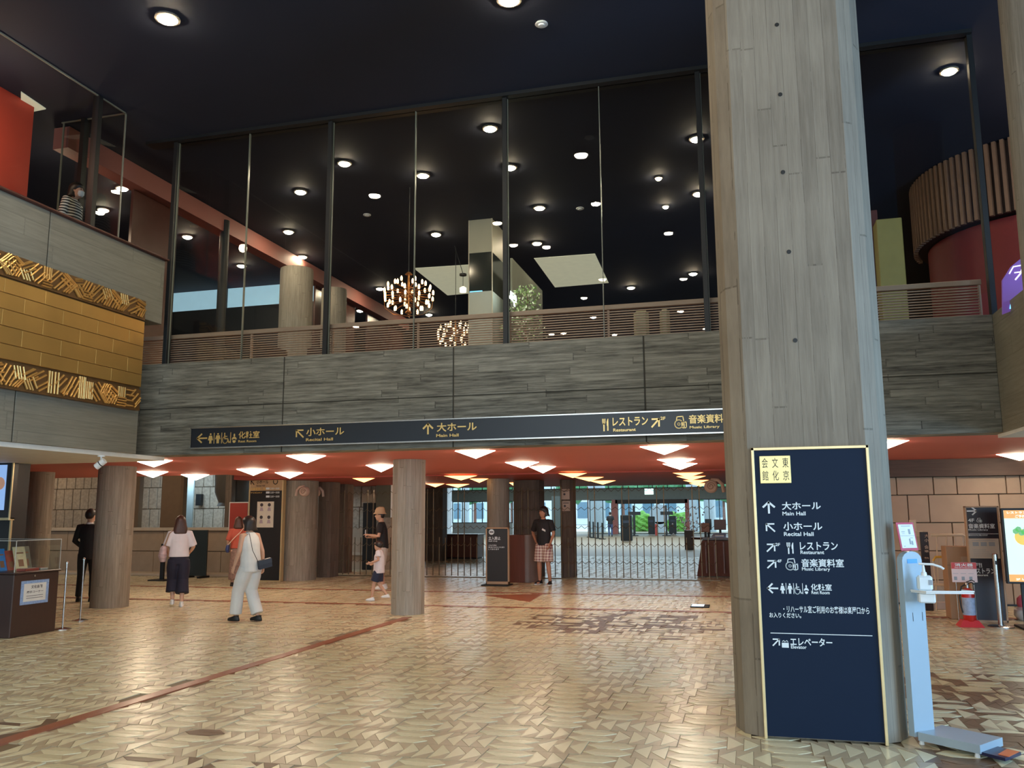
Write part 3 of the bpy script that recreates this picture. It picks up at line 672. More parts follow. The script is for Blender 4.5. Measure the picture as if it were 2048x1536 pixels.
O_ = [(727, 956, 46, 'left of the pale faceted pillar'), (870, 967, 40, 'lower one right of the pale faceted pillar'), (921, 951, 70, 'upper one left of the no-entry sign'), (915, 968, 50, 'lowest left of the no-entry sign'), (958, 957, 40, 'small one before the pillar behind the no-entry sign'), (1028, 965, 22, 'tiny one between two brown piers'), (1145, 946, 60, 'first of three stepping down to the gate'), (1178, 954, 62, 'second of three stepping down to the gate'), (1205, 961, 56, 'third of three stepping down to the gate'), (1376, 945, 62, 'top of the stack left of the big pillar'), (1382, 952, 60, 'second of the stack left of the big pillar'), (1392, 960, 52, 'third of the stack left of the big pillar'), (1400, 966, 44, 'bottom of the stack left of the big pillar')]
for px, py, w_, lb in O_: tri_lamp(px, py, w_, TRIO, ZL - .035, 'amber triangular lamp, ' + lb, 'amber triangular lamps', .1)
for px, py in ((1285, 948), (1320, 962)):
    pass

# ---- folding gate across the foyer
YG = 21.6
gt = thing('folding_gate', (-5.7, YG, 0), 'brass folding lattice gate drawn across the foyer opening', 'gate')
BR = mat('gate_brass', (.18, .135, .08), .4, metal=.5, var=.2)
bms = {}
gx = [-10.75 + .172 * k for k in range(59)]
for k, x in enumerate(gx):
    tall = k % 5 in (0, 1); hgt = 2.28 if tall else 1.02
    if hgt not in bms: bms[hgt] = MB().box(-.011, -.011, .04, .011, .011, hgt, .003).mesh('gate_bar', BR)
    o = bpy.data.objects.new('gate_bar', bms[hgt]); COL.objects.link(o); o.parent = gt; o.location = (x + 5.7, 0, 0)
for z in (.40, .83, 1.27, 1.73, 2.19):
    mb = MB()
    for k in range(len(gx) - 1):
        a, b = gx[k], gx[k + 1]; m_ = (a + b) / 2
        mb.tube([(a, YG - .018, z + .04), (m_, YG - .018, z - .035), (b, YG - .018, z + .04)], .0065, 4)
    part('zigzag_strap', mb, BR, gt)
part('bottom_track', MB().box(-10.8, YG - .02, 0, -.7, YG + .02, .02), BR, gt)
part('knob_row', (lambda mb: [mb.lathe([(.001, -.018), (.018, 0), (.001, .018)], (x, YG - .02, .875), 6) for x in gx] and mb)(MB()), BR, gt)

# ================================================================== FAR FACADE AND OUTDOORS
YF = 70
fac = struct('wall_front', MB().box(-32, YF, 2.72, 2.5, YF + .3, 3.62).box(-32, YF, 4.2, 2.5, YF + .3, 4.8), mat('grey_green_beam', (.30, .32, .29), .6), label='far entrance facade beam between doors and clerestory')
struct('wall_right', MB().box(2.5, 18.9, 0, 2.9, 71, 4.8), DKWALL); struct('wall_left', MB().box(-32.3, 28, 0, -32, 71, 4.8), mat('plain_wall', (.25, .22, .18), .7))
k = 7
def win(x0, x1, z0, z1, y, n, label, m=GLF, fr=.06, kind='window'):
    global k
    w = struct('%s_%d' % (kind, k), MB().box(x0 - fr / 2, y, z0, x0 + fr / 2, y + .08, z1).box(x1 - fr / 2, y, z0, x1 + fr / 2, y + .08, z1).box(x0, y, z1 - fr, x1, y + .08, z1).box(x0, y, z0, x1, y + .08, z0 + fr), BLK, label=label); k += 1
    for i in range(n):
        a = x0 + (x1 - x0) * i / n; b = x0 + (x1 - x0) * (i + 1) / n
        if i: part('mullion', MB().box(a - fr / 2, y, z0, a + fr / 2, y + .08, z1), BLK, w)
        part('pane', MB().add([(a + fr / 2, y + .04, z0 + fr), (b - fr / 2, y + .04, z0 + fr), (b - fr / 2, y + .04, z1 - fr), (a + fr / 2, y + .04, z1 - fr)], [(0, 1, 2, 3)]), m, w)
    return w
def fx(px): return aty(px, 1030, YF).x
win(fx(905), fx(1025), 3.62, 4.2, YF, 6, 'clerestory glazing left of the brown piers')
win(fx(1075), fx(1460), 3.62, 4.2, YF, 13, 'clerestory glazing above the entrance beam')
win(fx(905), fx(1025), .9, 2.72, YF, 6, 'foyer window left of the no-entry sign')
struct('wall_front', MB().box(fx(905), YF, 0, fx(1025), YF + .3, .9), mat('pale_sill_wall', (.5, .5, .48), .6))
win(fx(1180), fx(1232), 0, 2.72, YF, 2, 'tall glazing left of the red door jamb')
win(fx(1236), fx(1372), 0, 2.45, YF, 4, 'glass entrance doors at the far end of the foyer', kind='door')
win(fx(1378), fx(1460), 0, 2.72, YF, 4, 'tall glazing behind the information desk')
struct('trim_9', MB().box(fx(1225), YF - .3, 0, fx(1236), YF + .1, 2.72).box(fx(1371), YF - .3, 0, fx(1379), YF + .1, 2.72), mat('salmon_jamb', (.5, .16, .13), .5), label='salmon red jambs of the entrance')
struct('trim_10', MB().box(fx(1232), YF - .3, 2.42, fx(1376), YF + .1, 2.72), DKWALL)
struct('wall_front', MB().box(fx(1146), YF - 8, 0, fx(1180) - .3, YF - 7.7, 2.9), mat('dark_grey_panel', (.07, .085, .08), .5), label='dark grey panel left of the entrance')
for px in (1187, 1200, 1385, 1420):
    o = solo('portico_column', MB().lathe([(.5, 0), (.5, 4.6)], (0, 0, 0), 16), mat('pale_blue_concrete', (.5, .55, .6), .7), 'pale portico column outside the glass, %s' % {1187: 'leftmost', 1200: 'second from the left', 1385: 'just right of the entrance', 1420: 'rightmost, behind the desk'}[px], 'column', smooth=True)
    o.location = (fx(px) * 78 / 70, 78, 0)
for px in (892, 930):
    o = solo('portico_column', MB().lathe([(.42, 0), (.42, 4.7)], (0, 0, 0), 16), mat('pale_blue_concrete', (.5, .55, .6), .7), 'pale round column in daylight %s' % ('behind the dark pier' if px == 892 else 'seen through the left foyer window'), 'column', smooth=True)
    o.location = (aty(px, 1030, 60 if px == 892 else 80).x, 60 if px == 892 else 80, 0)
struct('ground', MB().box(-60, 70.4, -.25, 30, 140, -.05), mat('forecourt_paving', (.55, .56, .55), .8)) 
LEAF = mat('hedge_leaves', (.16, .36, .05), .6, var=.5, scale=3, bump=.6); LEAF2 = mat('tree_leaves', (.07, .22, .09), .6, var=.6, scale=1.2, bump=.6)
def blob(name, c, r, m, label, cat, seed, sub=4, grp=None, sc=(1, 1, 1)):
    bm = bmesh.new(); bmesh.ops.create_icosphere(bm, subdivisions=sub, radius=1); rnd = random.Random(seed); ph = [rnd.uniform(0, 6) for _ in range(6)]
    for v in bm.verts:
        p = v.co; n = 1 + .12 * math.sin(p.x * 7 + ph[0]) * math.sin(p.y * 6 + ph[1]) + .1 * math.sin(p.z * 13 + ph[2] + p.x * 9) + rnd.uniform(-.06, .06)
        v.co = Vector((p.x * n * r * sc[0], p.y * n * r * sc[1], p.z * n * r * sc[2]))
    mb = MB(); bm.verts.index_update(); mb.add([v.co[:] for v in bm.verts], [[v.index for v in f.verts] for f in bm.faces]); bm.free()
    t = thing(name, c, label, cat, grp); part('crown', mb, m, t, local=True)
    if cat == 'tree': part('trunk', MB().lathe([(.2, -c[2]), (.14, 0)], (0, 0, 0), 8), WOODR, t, local=True)
    return t
for i, px in enumerate((1288, 1357)):
    p = aty(px, 1040, 82); blob('hedge_bush', (p.x, 82, .75), .95, LEAF, 'clipped bright green bush outside the entrance doors, %s one' % ('left', 'right')[i], 'bush', i, 4, 'bushes outside the doors', (1.45, 1, 1))
for i, px in enumerate((960, 1010, 1120, 1190, 1250, 1310, 1380, 1440)):
    p = aty(px, 975, 100); blob('street_tree', (p.x, 98 + (i % 4) * 5, 5.2), 2.2, LEAF2, 'green tree crown seen through the clerestory, %s from the left' % ('first', 'second', 'third', 'fourth', 'fifth', 'sixth', 'seventh', 'eighth')[i], 'tree', i + 20, 3, 'trees outside the foyer')
bd = thing('far_building', (-25, 130, 0), 'pale building across the street beyond the entrance doors', 'building')
part('wall', MB().box(-50, 130, 0, 25, 134, 9), mat('pale_facade', (.6, .66, .7), .8), bd)
for i in range(20): part('window', MB().box(-48 + i * 3.3, 129.9, 1, -46.4 + i * 3.3, 130.1, 3.4), mat('blue_window', (.12, .2, .27), .3), bd)

# ================================================================== LOWER LEVEL: LEFT
def px_box(px0, py0, px1, py1, Y, dep):
    py0, py1 = min(py0, py1), max(py0, py1); ym = (py0 + py1) / 2; xm = (px0 + px1) / 2; return aty(px0, ym, Y).x, Y, aty(xm, py1, Y).z, aty(px1, ym, Y).x, Y + dep, aty(xm, py0, Y).z
# stone wall of the court, block by block
def block_wall(name, x0, x1, y, zs, w, m, label, dep=.3, jit=.03, seed=1, stag=.5):
    rnd = random.Random(seed); s = struct(name, MB().box(x0, y + .03, zs[0], x1, y + dep, zs[-1]), mat('stone_joint', (.10, .075, .05), .9), label=label)
    for j in range(len(zs) - 1):
        x = x0 - w * rnd.random() * stag
        while x < x1:
            ww = w * rnd.uniform(1 - jit * 10, 1 + jit * 10); a = max(x, x0) + .01; b = min(x + ww, x1) - .01
            if b - a > .05: part('stone_block', MB().box(a, y + rnd.uniform(-.012, .004), zs[j] + .01, b, y + .1, zs[j + 1] - .01, .012), m, s)
            x += ww
    return s
block_wall('wall_back', -26.5, -10.4, 24.6, [.1, 1.2, 1.85, 2.55, 3.25], .34, RUFF, 'rough stone wall of the garden court behind the low wall', seed=3, jit=.012)
lw = struct('wall_back', MB().box(-26.5, 21.6, 0, -12.6, 21.9, 1.2), mat('stone_joint', (.10, .075, .05), .9), label='low stone-clad wall with a pale ledge')
for j, (a, b) in enumerate(((.02, .62), (.63, 1.19))):
    x = -26.4 + .3 * j
    while x < -12.7:
        part('cladding_stone', MB().box(x + .006, 21.56, a + .004, min(x + 1.1, -12.61) - .006, 21.62, b - .004, .006), mat('warm_cladding', (.36, .27, .19), .6, var=.15), lw); x += 1.1
part('ledge', MB().box(-26.5, 21.48, 1.2, -12.6, 21.95, 1.29, .01), mat('pale_ledge', (.5, .42, .33), .6), lw)
part('kerb', MB().box(-26.5, 20.6, 0, -12.6, 21.3, .07, .01), mat('pale_ledge', (.5, .42, .33), .6), lw)
pier(206, 272, 21.97, .3, 3.29, 'brown pier behind the round pillar at left', mat('brown_pier_paint', (.15, .09, .045), .6))
pier(317, 361, 21.97, .3, 3.29, 'broad brown pier above the low wall, behind the woman with the tote bag', mat('brown_pier_paint', (.15, .09, .045), .6))
solo('wall_panel', MB().box(*px_box(361, 1056, 386, 945, 23.2, .05)), mat('pale_blue_panel', (.42, .48, .47), .6), 'plain pale panel between the brown pier and the stone blocks', 'panel')
solo('wall_box', MB().box(*px_box(391, 1011, 401, 988, 24.4, .15), .01), BLK, 'small black box fixed to the court stone wall', 'box')
solo('wall_panel', MB().box(*px_box(450, 1058, 462, 950, 21.9, .2)), CP_, 'slim grey pier right of the court stone blocks', 'pier')
rp = thing('red_notice_board', aty(476, 1100, 21.3), 'red notice board with white edge behind the woman in red', 'sign')
part('board', MB().box(*px_box(459, 1070, 494, 1006, 21.3, .04)), mat('red_board', (.42, .05, .035), .5), rp)
q = px_box(457, 1070, 496, 1004, 21.31, .02); part('border', MB().box(q[0], 21.32, q[2], q[3], 21.36, q[5], .004), WPL, rp)
solo('hanging_drape', MB().lathe([(.55, 1.9), (.5, 2.0), (.62, 2.3), (.66, 3.3)], (aty(452, 1000, 22.8).x + .35, 22.8, 0), 20), mat('dark_drum', (.07, .06, .05), .5), 'dark rounded drum hanging from the ceiling left of the notice panel', 'drum', smooth=True)
# tall notice panel
nb = thing('hall_guide_board', (-11.7, 19.4, 0), 'tall dark hall-guide panel with tan header and lit photo sheet', 'sign')
q = px_box(497, 1158, 563, 957, 19.4, .12); xa_, za_, xb_, zb_ = q[0], .02, q[3], 2.5
part('face', MB().box(xa_, 19.4, za_, xb_, 19.52, zb_), SIGNK, nb)
part('header', MB().box(xa_ + .01, 19.39, 2.23, xb_ - .01, 19.4, 2.49), mat('tan_header', (.55, .38, .22), .5), nb)
part('frame', MB().box(xa_ - .02, 19.38, 0, xa_ + .012, 19.53, 2.51, .003).box(xb_ - .012, 19.38, 0, xb_ + .02, 19.53, 2.51, .003).box(xa_, 19.38, 2.485, xb_, 19.53, 2.515).box(xa_, 19.38, 0, xb_, 19.53, .03), GOLDF, nb)
lt = MB(); CUR = (nb, BLK); Yn = 19.389
def nr_(a, b, c, d): return pr(a, b, c, d, Yn)
put('arrow_symbol', arrow, 'upleft', *nr_(501, 960, 509, 970), Yn); put('lettering', text, '小ホール', *nr_(513, 960, 537, 968), Yn); put('lettering', text, 'Recital Hall', *nr_(513, 970, 530, 973), Yn); put('symbol', stroke, circ(.5, .5, .45, 12), .02, *nr_(546, 957, 556, 969), Yn, True)
part('header_lettering', lt, BLK, nb)
lt = MB(); CUR = (nb, GLET); put('lettering', text, '主催者開し物', *nr_(501, 975, 531, 981), Yn); put('lettering', text, 'TODAY', *nr_(501, 984, 525, 987), Yn)
part('yellow_lettering', lt, GLET, nb)
lt = MB(); CUR = (nb, WHITE)
for i in range(3): put('lettering', text, '12:00～18:00', *nr_(540, 975 + i * 8, 559, 979 + i * 8), Yn)
for i in range(3): put('symbol', stroke, [(0, .5), (1, .5)], .05, *nr_(533, 974 + i * 8, 538, 980 + i * 8), Yn)
part('white_lettering', lt, WHITE, nb)
q = nr_(513, 1003, 548, 1055); ph = part('photo_sheet', MB().box(q[0], Yn - .004, q[1], q[2], 19.4, q[3]), mat('cream_paper', (.72, .66, .56), .6), nb)
mm = MB()
for i in range(2):
    for j in range(2):
        cx = q[0] + (q[2] - q[0]) * (.27 + .46 * i); cz = q[1] + (q[3] - q[1]) * (.30 + .48 * j)
        mm.mi = 0; mm.plate(circ(cx, cz + .06, .045, 8), Yn - .007, Yn - .004); mm.mi = 1; mm.plate([(cx - .05, cz - .09), (cx + .05, cz - .09), (cx + .03, cz), (cx - .03, cz)], Yn - .007, Yn - .004)
part('portrait', mm, [mat('ink_dark', (.06, .05, .06), .6), mat('ink_mauve', (.45, .36, .42), .6)], nb)
# a dark freestanding panel behind the woman with the tote bag
dk = thing('dark_display_panel', (-14.4, 20.2, 0), 'plain black freestanding panel on flat feet beside the low wall', 'display panel')
q = px_box(372, 1157, 413, 1060, 20.2, .05); part('panel', MB().box(q[0], 20.2, .05, q[3], 20.25, q[5], .006), mat('dark_green_panel', (.015, .022, .02), .4), dk)
part('foot', MB().box(q[0] + .05, 20.0, 0, q[0] + .12, 20.45, .05), BLK, dk); part('foot', MB().box(q[3] - .12, 20.0, 0, q[3] - .05, 20.45, .05), BLK, dk)
ps = thing('black_stand', aty(324, 1160, 19.2) * 1, 'black post stand on a wide flat base left of the woman with the tote bag', 'stand'); ps.location.z = 0
c = aty(324, 1160, 19.2).x
part('post', MB().box(c - .06, 19.17, .03, c + .04, 19.24, .92, .004), BLK, ps); part('base', MB().box(c - .28, 19.0, 0, c + .2, 19.4, .03, .006), BLK, ps)

# digital sign on the black wall at the far left
struct('wall_left', MB().box(-16, 10.95, 0, -10.98, 11.25, 2.44), mat('black_wall', (.022, .022, .022), .5), label='black wall behind the digital sign at the left edge')
ds = thing('digital_sign', (-12, 10.85, 1.4), 'large digital sign with blue picture and gold frame cut by the left edge', 'screen')
xr = aty(27, 970, 10.88).x; zt = aty(15, 908, 10.88).z; zb = aty(15, 1038, 10.88).z
part('bezel', MB().box(-13.2, 10.86, zb, xr, 10.95, zt), SIGNK, ds)
part('frame', MB().box(xr - .02, 10.845, zb - .02, xr + .004, 10.87, zt + .02, .003).box(-13.2, 10.84, zt - .02, xr, 10.95, zt + .02, .004).box(-13.2, 10.84, zb - .02, xr, 10.95, zb + .02, .004), GOLDF, ds)
xr2 = aty(14, 970, 10.88).x; z2 = aty(10, 930, 10.88).z; z3 = aty(10, 1020, 10.88).z
part('screen', MB().box(-13.0, 10.85, z3, xr2, 10.862, z2), mat('blue_screen', (.2, .4, .7), .3, emit=.75, ecol=(.30, .48, .85)), ds)
part('screen_picture', MB().plate(circ(xr2 - .11, (z2 + z3) / 2 + .06, .1, 14), 10.842, 10.85), mat('screen_skin', (.6, .3, .2), .4, emit=.35, ecol=(.7, .4, .28)), ds)
part('post', MB().box(xr - .035, 10.9, 0, xr - .012, 10.93, zb - .02), GOLDF, ds)

# display case with booklets
dc = thing('display_case', (-10.1, 10.1, 0), 'dark brown display counter with clear acrylic case at the left edge', 'display case')
X1, Y0, Y1, X0 = -9.60, 9.70, 10.50, -11.0
part('cabinet', MB().box(X0, Y0, 0, X1, Y1, .84, .01), WOODK, dc)
part('top', MB().box(X0 - .02, Y0 - .02, .84, X1 + .02, Y1 + .02, .865, .005), WOODK, dc)
ac = MB(); e = .0
for f in ([(X1, Y0, .865), (X1, Y1, .865), (X1, Y1, 1.29), (X1, Y0, 1.29)], [(X0, Y0, .865), (X1, Y0, .865), (X1, Y0, 1.29), (X0, Y0, 1.29)], [(X1, Y1, .865), (X0, Y1, .865), (X0, Y1, 1.29), (X1, Y1, 1.29)], [(X0, Y0, 1.29), (X1, Y0, 1.29), (X1, Y1, 1.29), (X0, Y1, 1.29)]): ac.add(f, [(0, 1, 2, 3)])
part('acrylic_case', ac, ACR, dc)
part('case_edge', MB().box(X1 - .006, Y0, 1.284, X1 + .002, Y1, 1.294).box(X0, Y0 - .003, 1.284, X1, Y0 + .004, 1.294).box(X1 - .005, Y1 - .005, .865, X1 + .003, Y1 + .003, 1.29).box(X1 - .005, Y0 - .003, .865, X1 + .003, Y0 + .005, 1.29).box(X0, Y1 - .004, 1.284, X1, Y1 + .004, 1.294), mat('acrylic_edge', (.6, .6, .55), .2), dc)
part('inner_shelf', MB().box(X0, Y0 + .02, 1.05, X1 - .5, Y1 - .02, 1.056), ACR, dc)
part('lock', MB().tube([(X1, 10.05, .80), (X1 + .012, 10.05, .80)], .014, 10), STEEL, dc, smooth=True)
nt = thing('notice_sheet', (X1 + .004, 10.1, .6), 'white notice with blue floral border taped to the dark counter', 'notice')
ya, yb, za, zb = 9.83, 10.32, .42, .74
part('sheet', MB().box(X1 + .001, ya, za, X1 + .004, yb, zb), mat('blue_floral_print', (.28, .42, .75), .6, var=.5, scale=40), nt)
part('inner_sheet', MB().box(X1 + .004, ya + .05, za + .04, X1 + .006, yb - .05, zb - .04), mat('white_paper', (.78, .78, .74), .6), nt)
lt = MB(); CUR = (nt, mat('ink_dark', (.06, .05, .06), .6)); put('lettering', text, '文化会館', 10.00, .63, 10.2, .675, X1 + .0075, facing='-x'); put('lettering', text, '展示コーナー', 9.93, .565, 10.22, .60, X1 + .0075, facing='-x')
for z in (.53, .50): lt.box(X1 + .006, 9.93, z, X1 + .0075, 10.22, z + .006)
part('print', lt, mat('ink_dark', (.06, .05, .06), .6), nt)
BK = [('blue booklet standing at the left of the case', (.04, .30, .78), 9.84, 9.99, .30, -10.0), ('red booklet standing behind the cream one', (.5, .10, .06), 9.98, 10.13, .27, -9.98), ('cream booklet with small brown picture standing in the case', (.85, .74, .45), 10.07, 10.27, .32, -9.93), ('olive grey booklet standing at the right of the case', (.25, .24, .17), 10.27, 10.42, .32, -10.0)]
for lb, c_, a, b, h, xx in BK:
    t = thing('booklet', (xx, (a + b) / 2, .866), lb, 'booklet', 'booklets standing in the case')
    cov = MB().add([(xx, a, .87), (xx, b, .87), (xx - .09, b, .87 + h), (xx - .09, a, .87 + h), (xx - .02, a, .87), (xx - .02, b, .87), (xx - .11, b, .87 + h), (xx - .11, a, .87 + h)], [(0, 1, 2, 3), (7, 6, 5, 4), (0, 4, 5, 1), (1, 5, 6, 2), (2, 6, 7, 3), (3, 7, 4, 0)])
    part('cover', cov, mat('cover_%s' % lb.split()[0], c_, .4, var=.25, scale=20), t)
    part('easel', MB().box(xx - .14, (a + b) / 2 - .01, .866, xx - .05, (a + b) / 2 + .01, .96), ACR, t)
    f_ = lambda s, t_: (xx - .09 * t_ + .002, a + (b - a) * s, .87 + h * t_)
    part('cover_picture', MB().add([f_(.25, .15), f_(.7, .15), f_(.7, .45), f_(.25, .45)], [(0, 1, 2, 3)]).add([f_(.2, .7), f_(.8, .7), f_(.8, .76), f_(.2, .76)], [(0, 1, 2, 3)]), mat('cover_print', (.35, .16, .08), .5), t)
for lb, c_, a, b in (('flat stack of red leaflets at the front of the case', (.62, .12, .08), 9.93, 10.17), ('small white leaflet with red seal at the front right of the case', (.8, .72, .62), 10.19, 10.33)):
    t = thing('leaflet', (-9.68, (a + b) / 2, .866), lb, 'leaflet', 'leaflets lying in the case')
    part('sheet', MB().box(-9.80, a, .866, -9.64, b, .90, .004), mat('leaf_%s' % lb.split()[1], c_, .5, var=.3, scale=25), t)
    part('print', MB().box(-9.76, a + .03, .90, -9.67, b - .03, .902), mat('leaf_red', (.6, .1, .08), .5) if 'white' in lb else mat('white_paper', (.78, .78, .74), .6), t)
# barrier posts right of the case
for x, y, lb in ((-9.62, 10.66, 'slim steel barrier post at the corner of the display case'), (-10.15, 11.6, 'slim steel barrier post behind the display case')):
    t = thing('barrier_post', (x, y, 0), lb, 'barrier post', 'steel barrier posts')
    part('base', MB().lathe([(.12, 0), (.12, .012), (.03, .03)], (0, 0, 0), 20), STEEL, t, local=True, smooth=True)
    part('pole', MB().lathe([(.014, .02), (.014, .93)], (0, 0, 0), 10), STEEL, t, local=True, smooth=True)
    part('cap', MB().lathe([(.02, .93), (.022, .95), (.012, .97)], (0, 0, 0), 10), STEEL, t, local=True, smooth=True)
# spotlight / camera below the soffit
p = atz(207, 912, 2.44); t = thing('ceiling_spotlight', (p.x + .05, p.y - .1, 2.44), 'small white spotlight hanging under the left soffit', 'spotlight')
part('plate', MB().lathe([(.05, 0), (.05, -.02)], (0, 0, 0), 12), WPL, t, local=True); part('arm', MB().tube([(0, 0, -.02), (0, 0, -.07)], .012), WPL, t, local=True)
h = MB().tube([(.06, 0, -.07), (-.05, -.03, -.16)], .045, 12); part('head', h, WPL, t, local=True, smooth=True)
part('band', MB().tube([(.01, -.012, -.11), (.0, -.015, -.118)], .047, 12), BLK, t, local=True)

# ================================================================== LOWER LEVEL: MIDDLE
ns = thing('floor_sign', (-5.65, 19.3, 0), 'black no-entry floor sign with wooden frame and round white symbol', 'sign')
q = px_box(972, 1168, 1018, 1055, 19.3, .05); a, b, zt = q[0], q[3], q[5]
part('face', MB().box(a + .02, 19.3, .06, b - .02, 19.35, zt - .02), SIGNK, ns)
part('frame', MB().box(a, 19.28, .03, a + .028, 19.37, zt, .004).box(b - .028, 19.28, .03, b, 19.37, zt, .004).box(a, 19.28, zt - .028, b, 19.37, zt, .004).box(a, 19.28, .03, b, 19.37, .09, .004), mat('frame_wood', (.5, .33, .2), .5), ns)
part('base', MB().box(a - .06, 19.1, 0, b + .02, 19.55, .03, .005), BLK, ns)
lt = MB(); CUR = (ns, WHITE); Ys = 19.299
r_ = lambda *v: pr(*v, Ys)
c0 = aty(983, 1064, Ys); lt.plate(circ(c0.x, c0.z, .065, 18), Ys - .003, Ys)
put('lettering', text, '立入禁止', *r_(977, 1073, 1001, 1080), Ys); put('lettering', text, 'Staff Only', *r_(977, 1081, 995, 1084), Ys)
put('lettering', text, 'これより先は', *r_(977, 1089, 993, 1092), Ys); put('lettering', text, '関係者以外の立ち入りをお断り', *r_(977, 1093, 1009, 1096), Ys); put('lettering', text, 'しております', *r_(977, 1097, 998, 1100), Ys)
part('lettering', lt, WHITE, ns); part('no_entry_bar', MB().box(c0.x - .045, Ys - .006, c0.z - .012, c0.x + .045, Ys - .002, c0.z + .012), SIGNK, ns)
wb = thing('wooden_screen', (-5.3, 20.3, 0), 'reddish brown wooden screen panel behind the no-entry sign', 'screen panel')
q = px_box(1018, 1165, 1064, 1070, 20.2, .5); part('panel', MB().box(q[0], 20.2, 0, aty(1050, 1100, 20.2).x, 20.5, q[5], .01), WOODR, wb)
part('curved_end', MB().lathe([(.26, 0), (.26, q[5])], (aty(1050, 1100, 20.2).x, 20.46, 0), 20), mat('grey_laminate', (.22, .16, .14), .4), wb, smooth=True)
dk2 = thing('reception_counter', (-10.6, 31, 0), 'long low dark wooden counter far behind the gate', 'counter')
q = px_box(853, 1118, 955, 1068, 30.6, .8); part('body', MB().box(q[0], 30.6, .05, q[3], 31.4, q[5] - .04, .01), WOODR, dk2); part('top', MB().box(q[0] - .03, 30.55, q[5] - .04, q[3] + .03, 31.45, q[5], .01), WOODK, dk2)
part('plinth', MB().box(q[0] + .04, 30.65, 0, q[3] - .04, 31.3, .05), BLK, dk2)
for px0, px1, py, lb in ((902, 925, 1066, 'flat dark monitor on the far counter'), (966, 972, 1060, 'second dark monitor beside the pillar')):
    Ym = 31.2 if px0 < 950 else 32.5; q = px_box(px0, py, px1, py - 8, Ym, .04)
for Yb, (px0, px1, py0, py1), lb in ((22.0, (1123, 1139, 978, 999), 'upper pale notice on the brown pier'), (22.0, (1124, 1140, 1002, 1022), 'lower pale notice with pictograms on the brown pier')):
    q = px_box(px0, py1, px1, py0, Yb - .03, .028); t = thing('pier_notice', ((q[0] + q[3]) / 2, Yb - .03, q[2]), lb, 'notice')
    part('plate', MB().box(*q, .004), mat('beige_plate', (.55, .42, .34), .5), t)
    lt = MB(); CUR = (t, mat('ink_dark', (.06, .05, .06), .6)); x_ = (q[0] + q[3]) / 2; zc_ = (q[2] + q[5]) / 2; lt.plate(circ(x_ - .03, zc_, .03, 8), Yb - .034, Yb - .03); lt.box(q[0] + .03, Yb - .034, q[5] - .06, q[3] - .03, Yb - .03, q[5] - .045)
    part('print', lt, mat('ink_dark', (.06, .05, .06), .6), t)
# round carved lamps on the piers
def swirl(px, py, Y, w, label, side=-1):
    p = aty(px, py, Y); r = w / 2 * Y / 1700.; t = thing('wall_ornament', p, label, 'wall ornament', 'pale round swirl ornaments')
    m = mat('pale_plaster', (.62, .46, .38), .6)
    part('disc', MB().tube([(0, 0, 0), (0, -.10, 0), (0, -.13, 0)], [r, r, r * .8], 20), m, t, local=True, smooth=True)
    part('spiral', MB().tube([(r * .62 * (1 - k / 22) * math.cos(k * .6), -.135, r * .62 * (1 - k / 22) * math.sin(k * .6)) for k in range(18)], .012, 5), mat('plaster_shade', (.42, .28, .22), .6), t, local=True)
    part('arm', MB().tube([(0, -.06, r * 1.05), (side * r * 1.1, -.06, r * .95), (side * r * 1.7, -.06, r * .3), (side * r * 1.9, -.06, -r * .9)], r * .28, 8), m, t, local=True, smooth=True)
swirl(611, 983, 19.7, 21, 'pale swirl ornament on the wide round pillar, arm to the left', -1)
swirl(633, 985, 20.6, 20, 'pale swirl ornament partly over the narrow bright window', 1)
swirl(1422, 973, 21.0, 25, 'pale swirl ornament left of the big pillar', 1)
# narrow window between piers
w = struct('window_20', MB().box(*px_box(628, 1042, 630, 968, 23.2, .05)).box(*px_box(627, 1043, 674, 1041, 23.2, .05)), BLK, label='narrow bright window between the brown piers')
for a, b, c_ in ((622, 626, (.35, .52, .6)), (631, 645, (.40, .62, .68))): pass
solo('sunlit_panel', MB().box(aty(645, 1000, 24.2).x, 24.2, 0, aty(672, 1000, 24.2).x, 24.24, 3.28), mat('pale_green_panel', (.45, .62, .55), .6), 'pale green sunlit panel in the narrow window', 'panel')
solo('sunlit_panel', MB().box(aty(618, 1000, 24.2).x, 24.2, 0, aty(628, 1000, 24.2).x, 24.24, 3.28), mat('pale_blue_panel', (.42, .48, .47), .6), 'pale blue sunlit strip in the narrow window', 'panel')
st = thing('low_stone_wall', (-9.5, 24, 0), 'low pale stone wall with sloping top behind the left end of the gate', 'wall'); 
a = aty(676, 1100, 24.3).x; b = aty(800, 1100, 24.3).x
part('body', MB().box(a, 24.3, 0, b, 24.55, 1.22), STONE, st); part('ledge', MB().box(a, 24.2, .42, b, 24.3, .5), mat('pale_ledge', (.5, .42, .33), .6), st)
gp_ = thing('grey_green_panel', (-9, 24.2, 1.3), 'grey green wall panel with white rim behind the man in the hat', 'panel')
q = px_box(752, 1035, 782, 955, 24.0, .1); part('panel', MB().box(*q), mat('sage_panel', (.12, .12, .09), .6), gp_); part('rim', MB().box(q[3], 23.98, q[2], q[3] + .03, 24.1, q[5]), WPL, gp_)
sh = thing('dark_shop_opening', (-9.7, 24.1, 1), 'dark opening with beige lintel left of the man in the hat', 'opening')
q = px_box(726, 1048, 750, 1006, 24.1, .1); part('void', MB().box(q[0], q[1], 0, q[3], q[4], q[5]), BLK, sh); q = px_box(724, 1004, 751, 988, 24.0, .15); part('lintel', MB().box(*q), mat('beige_lintel', (.35, .28, .2), .6), sh)

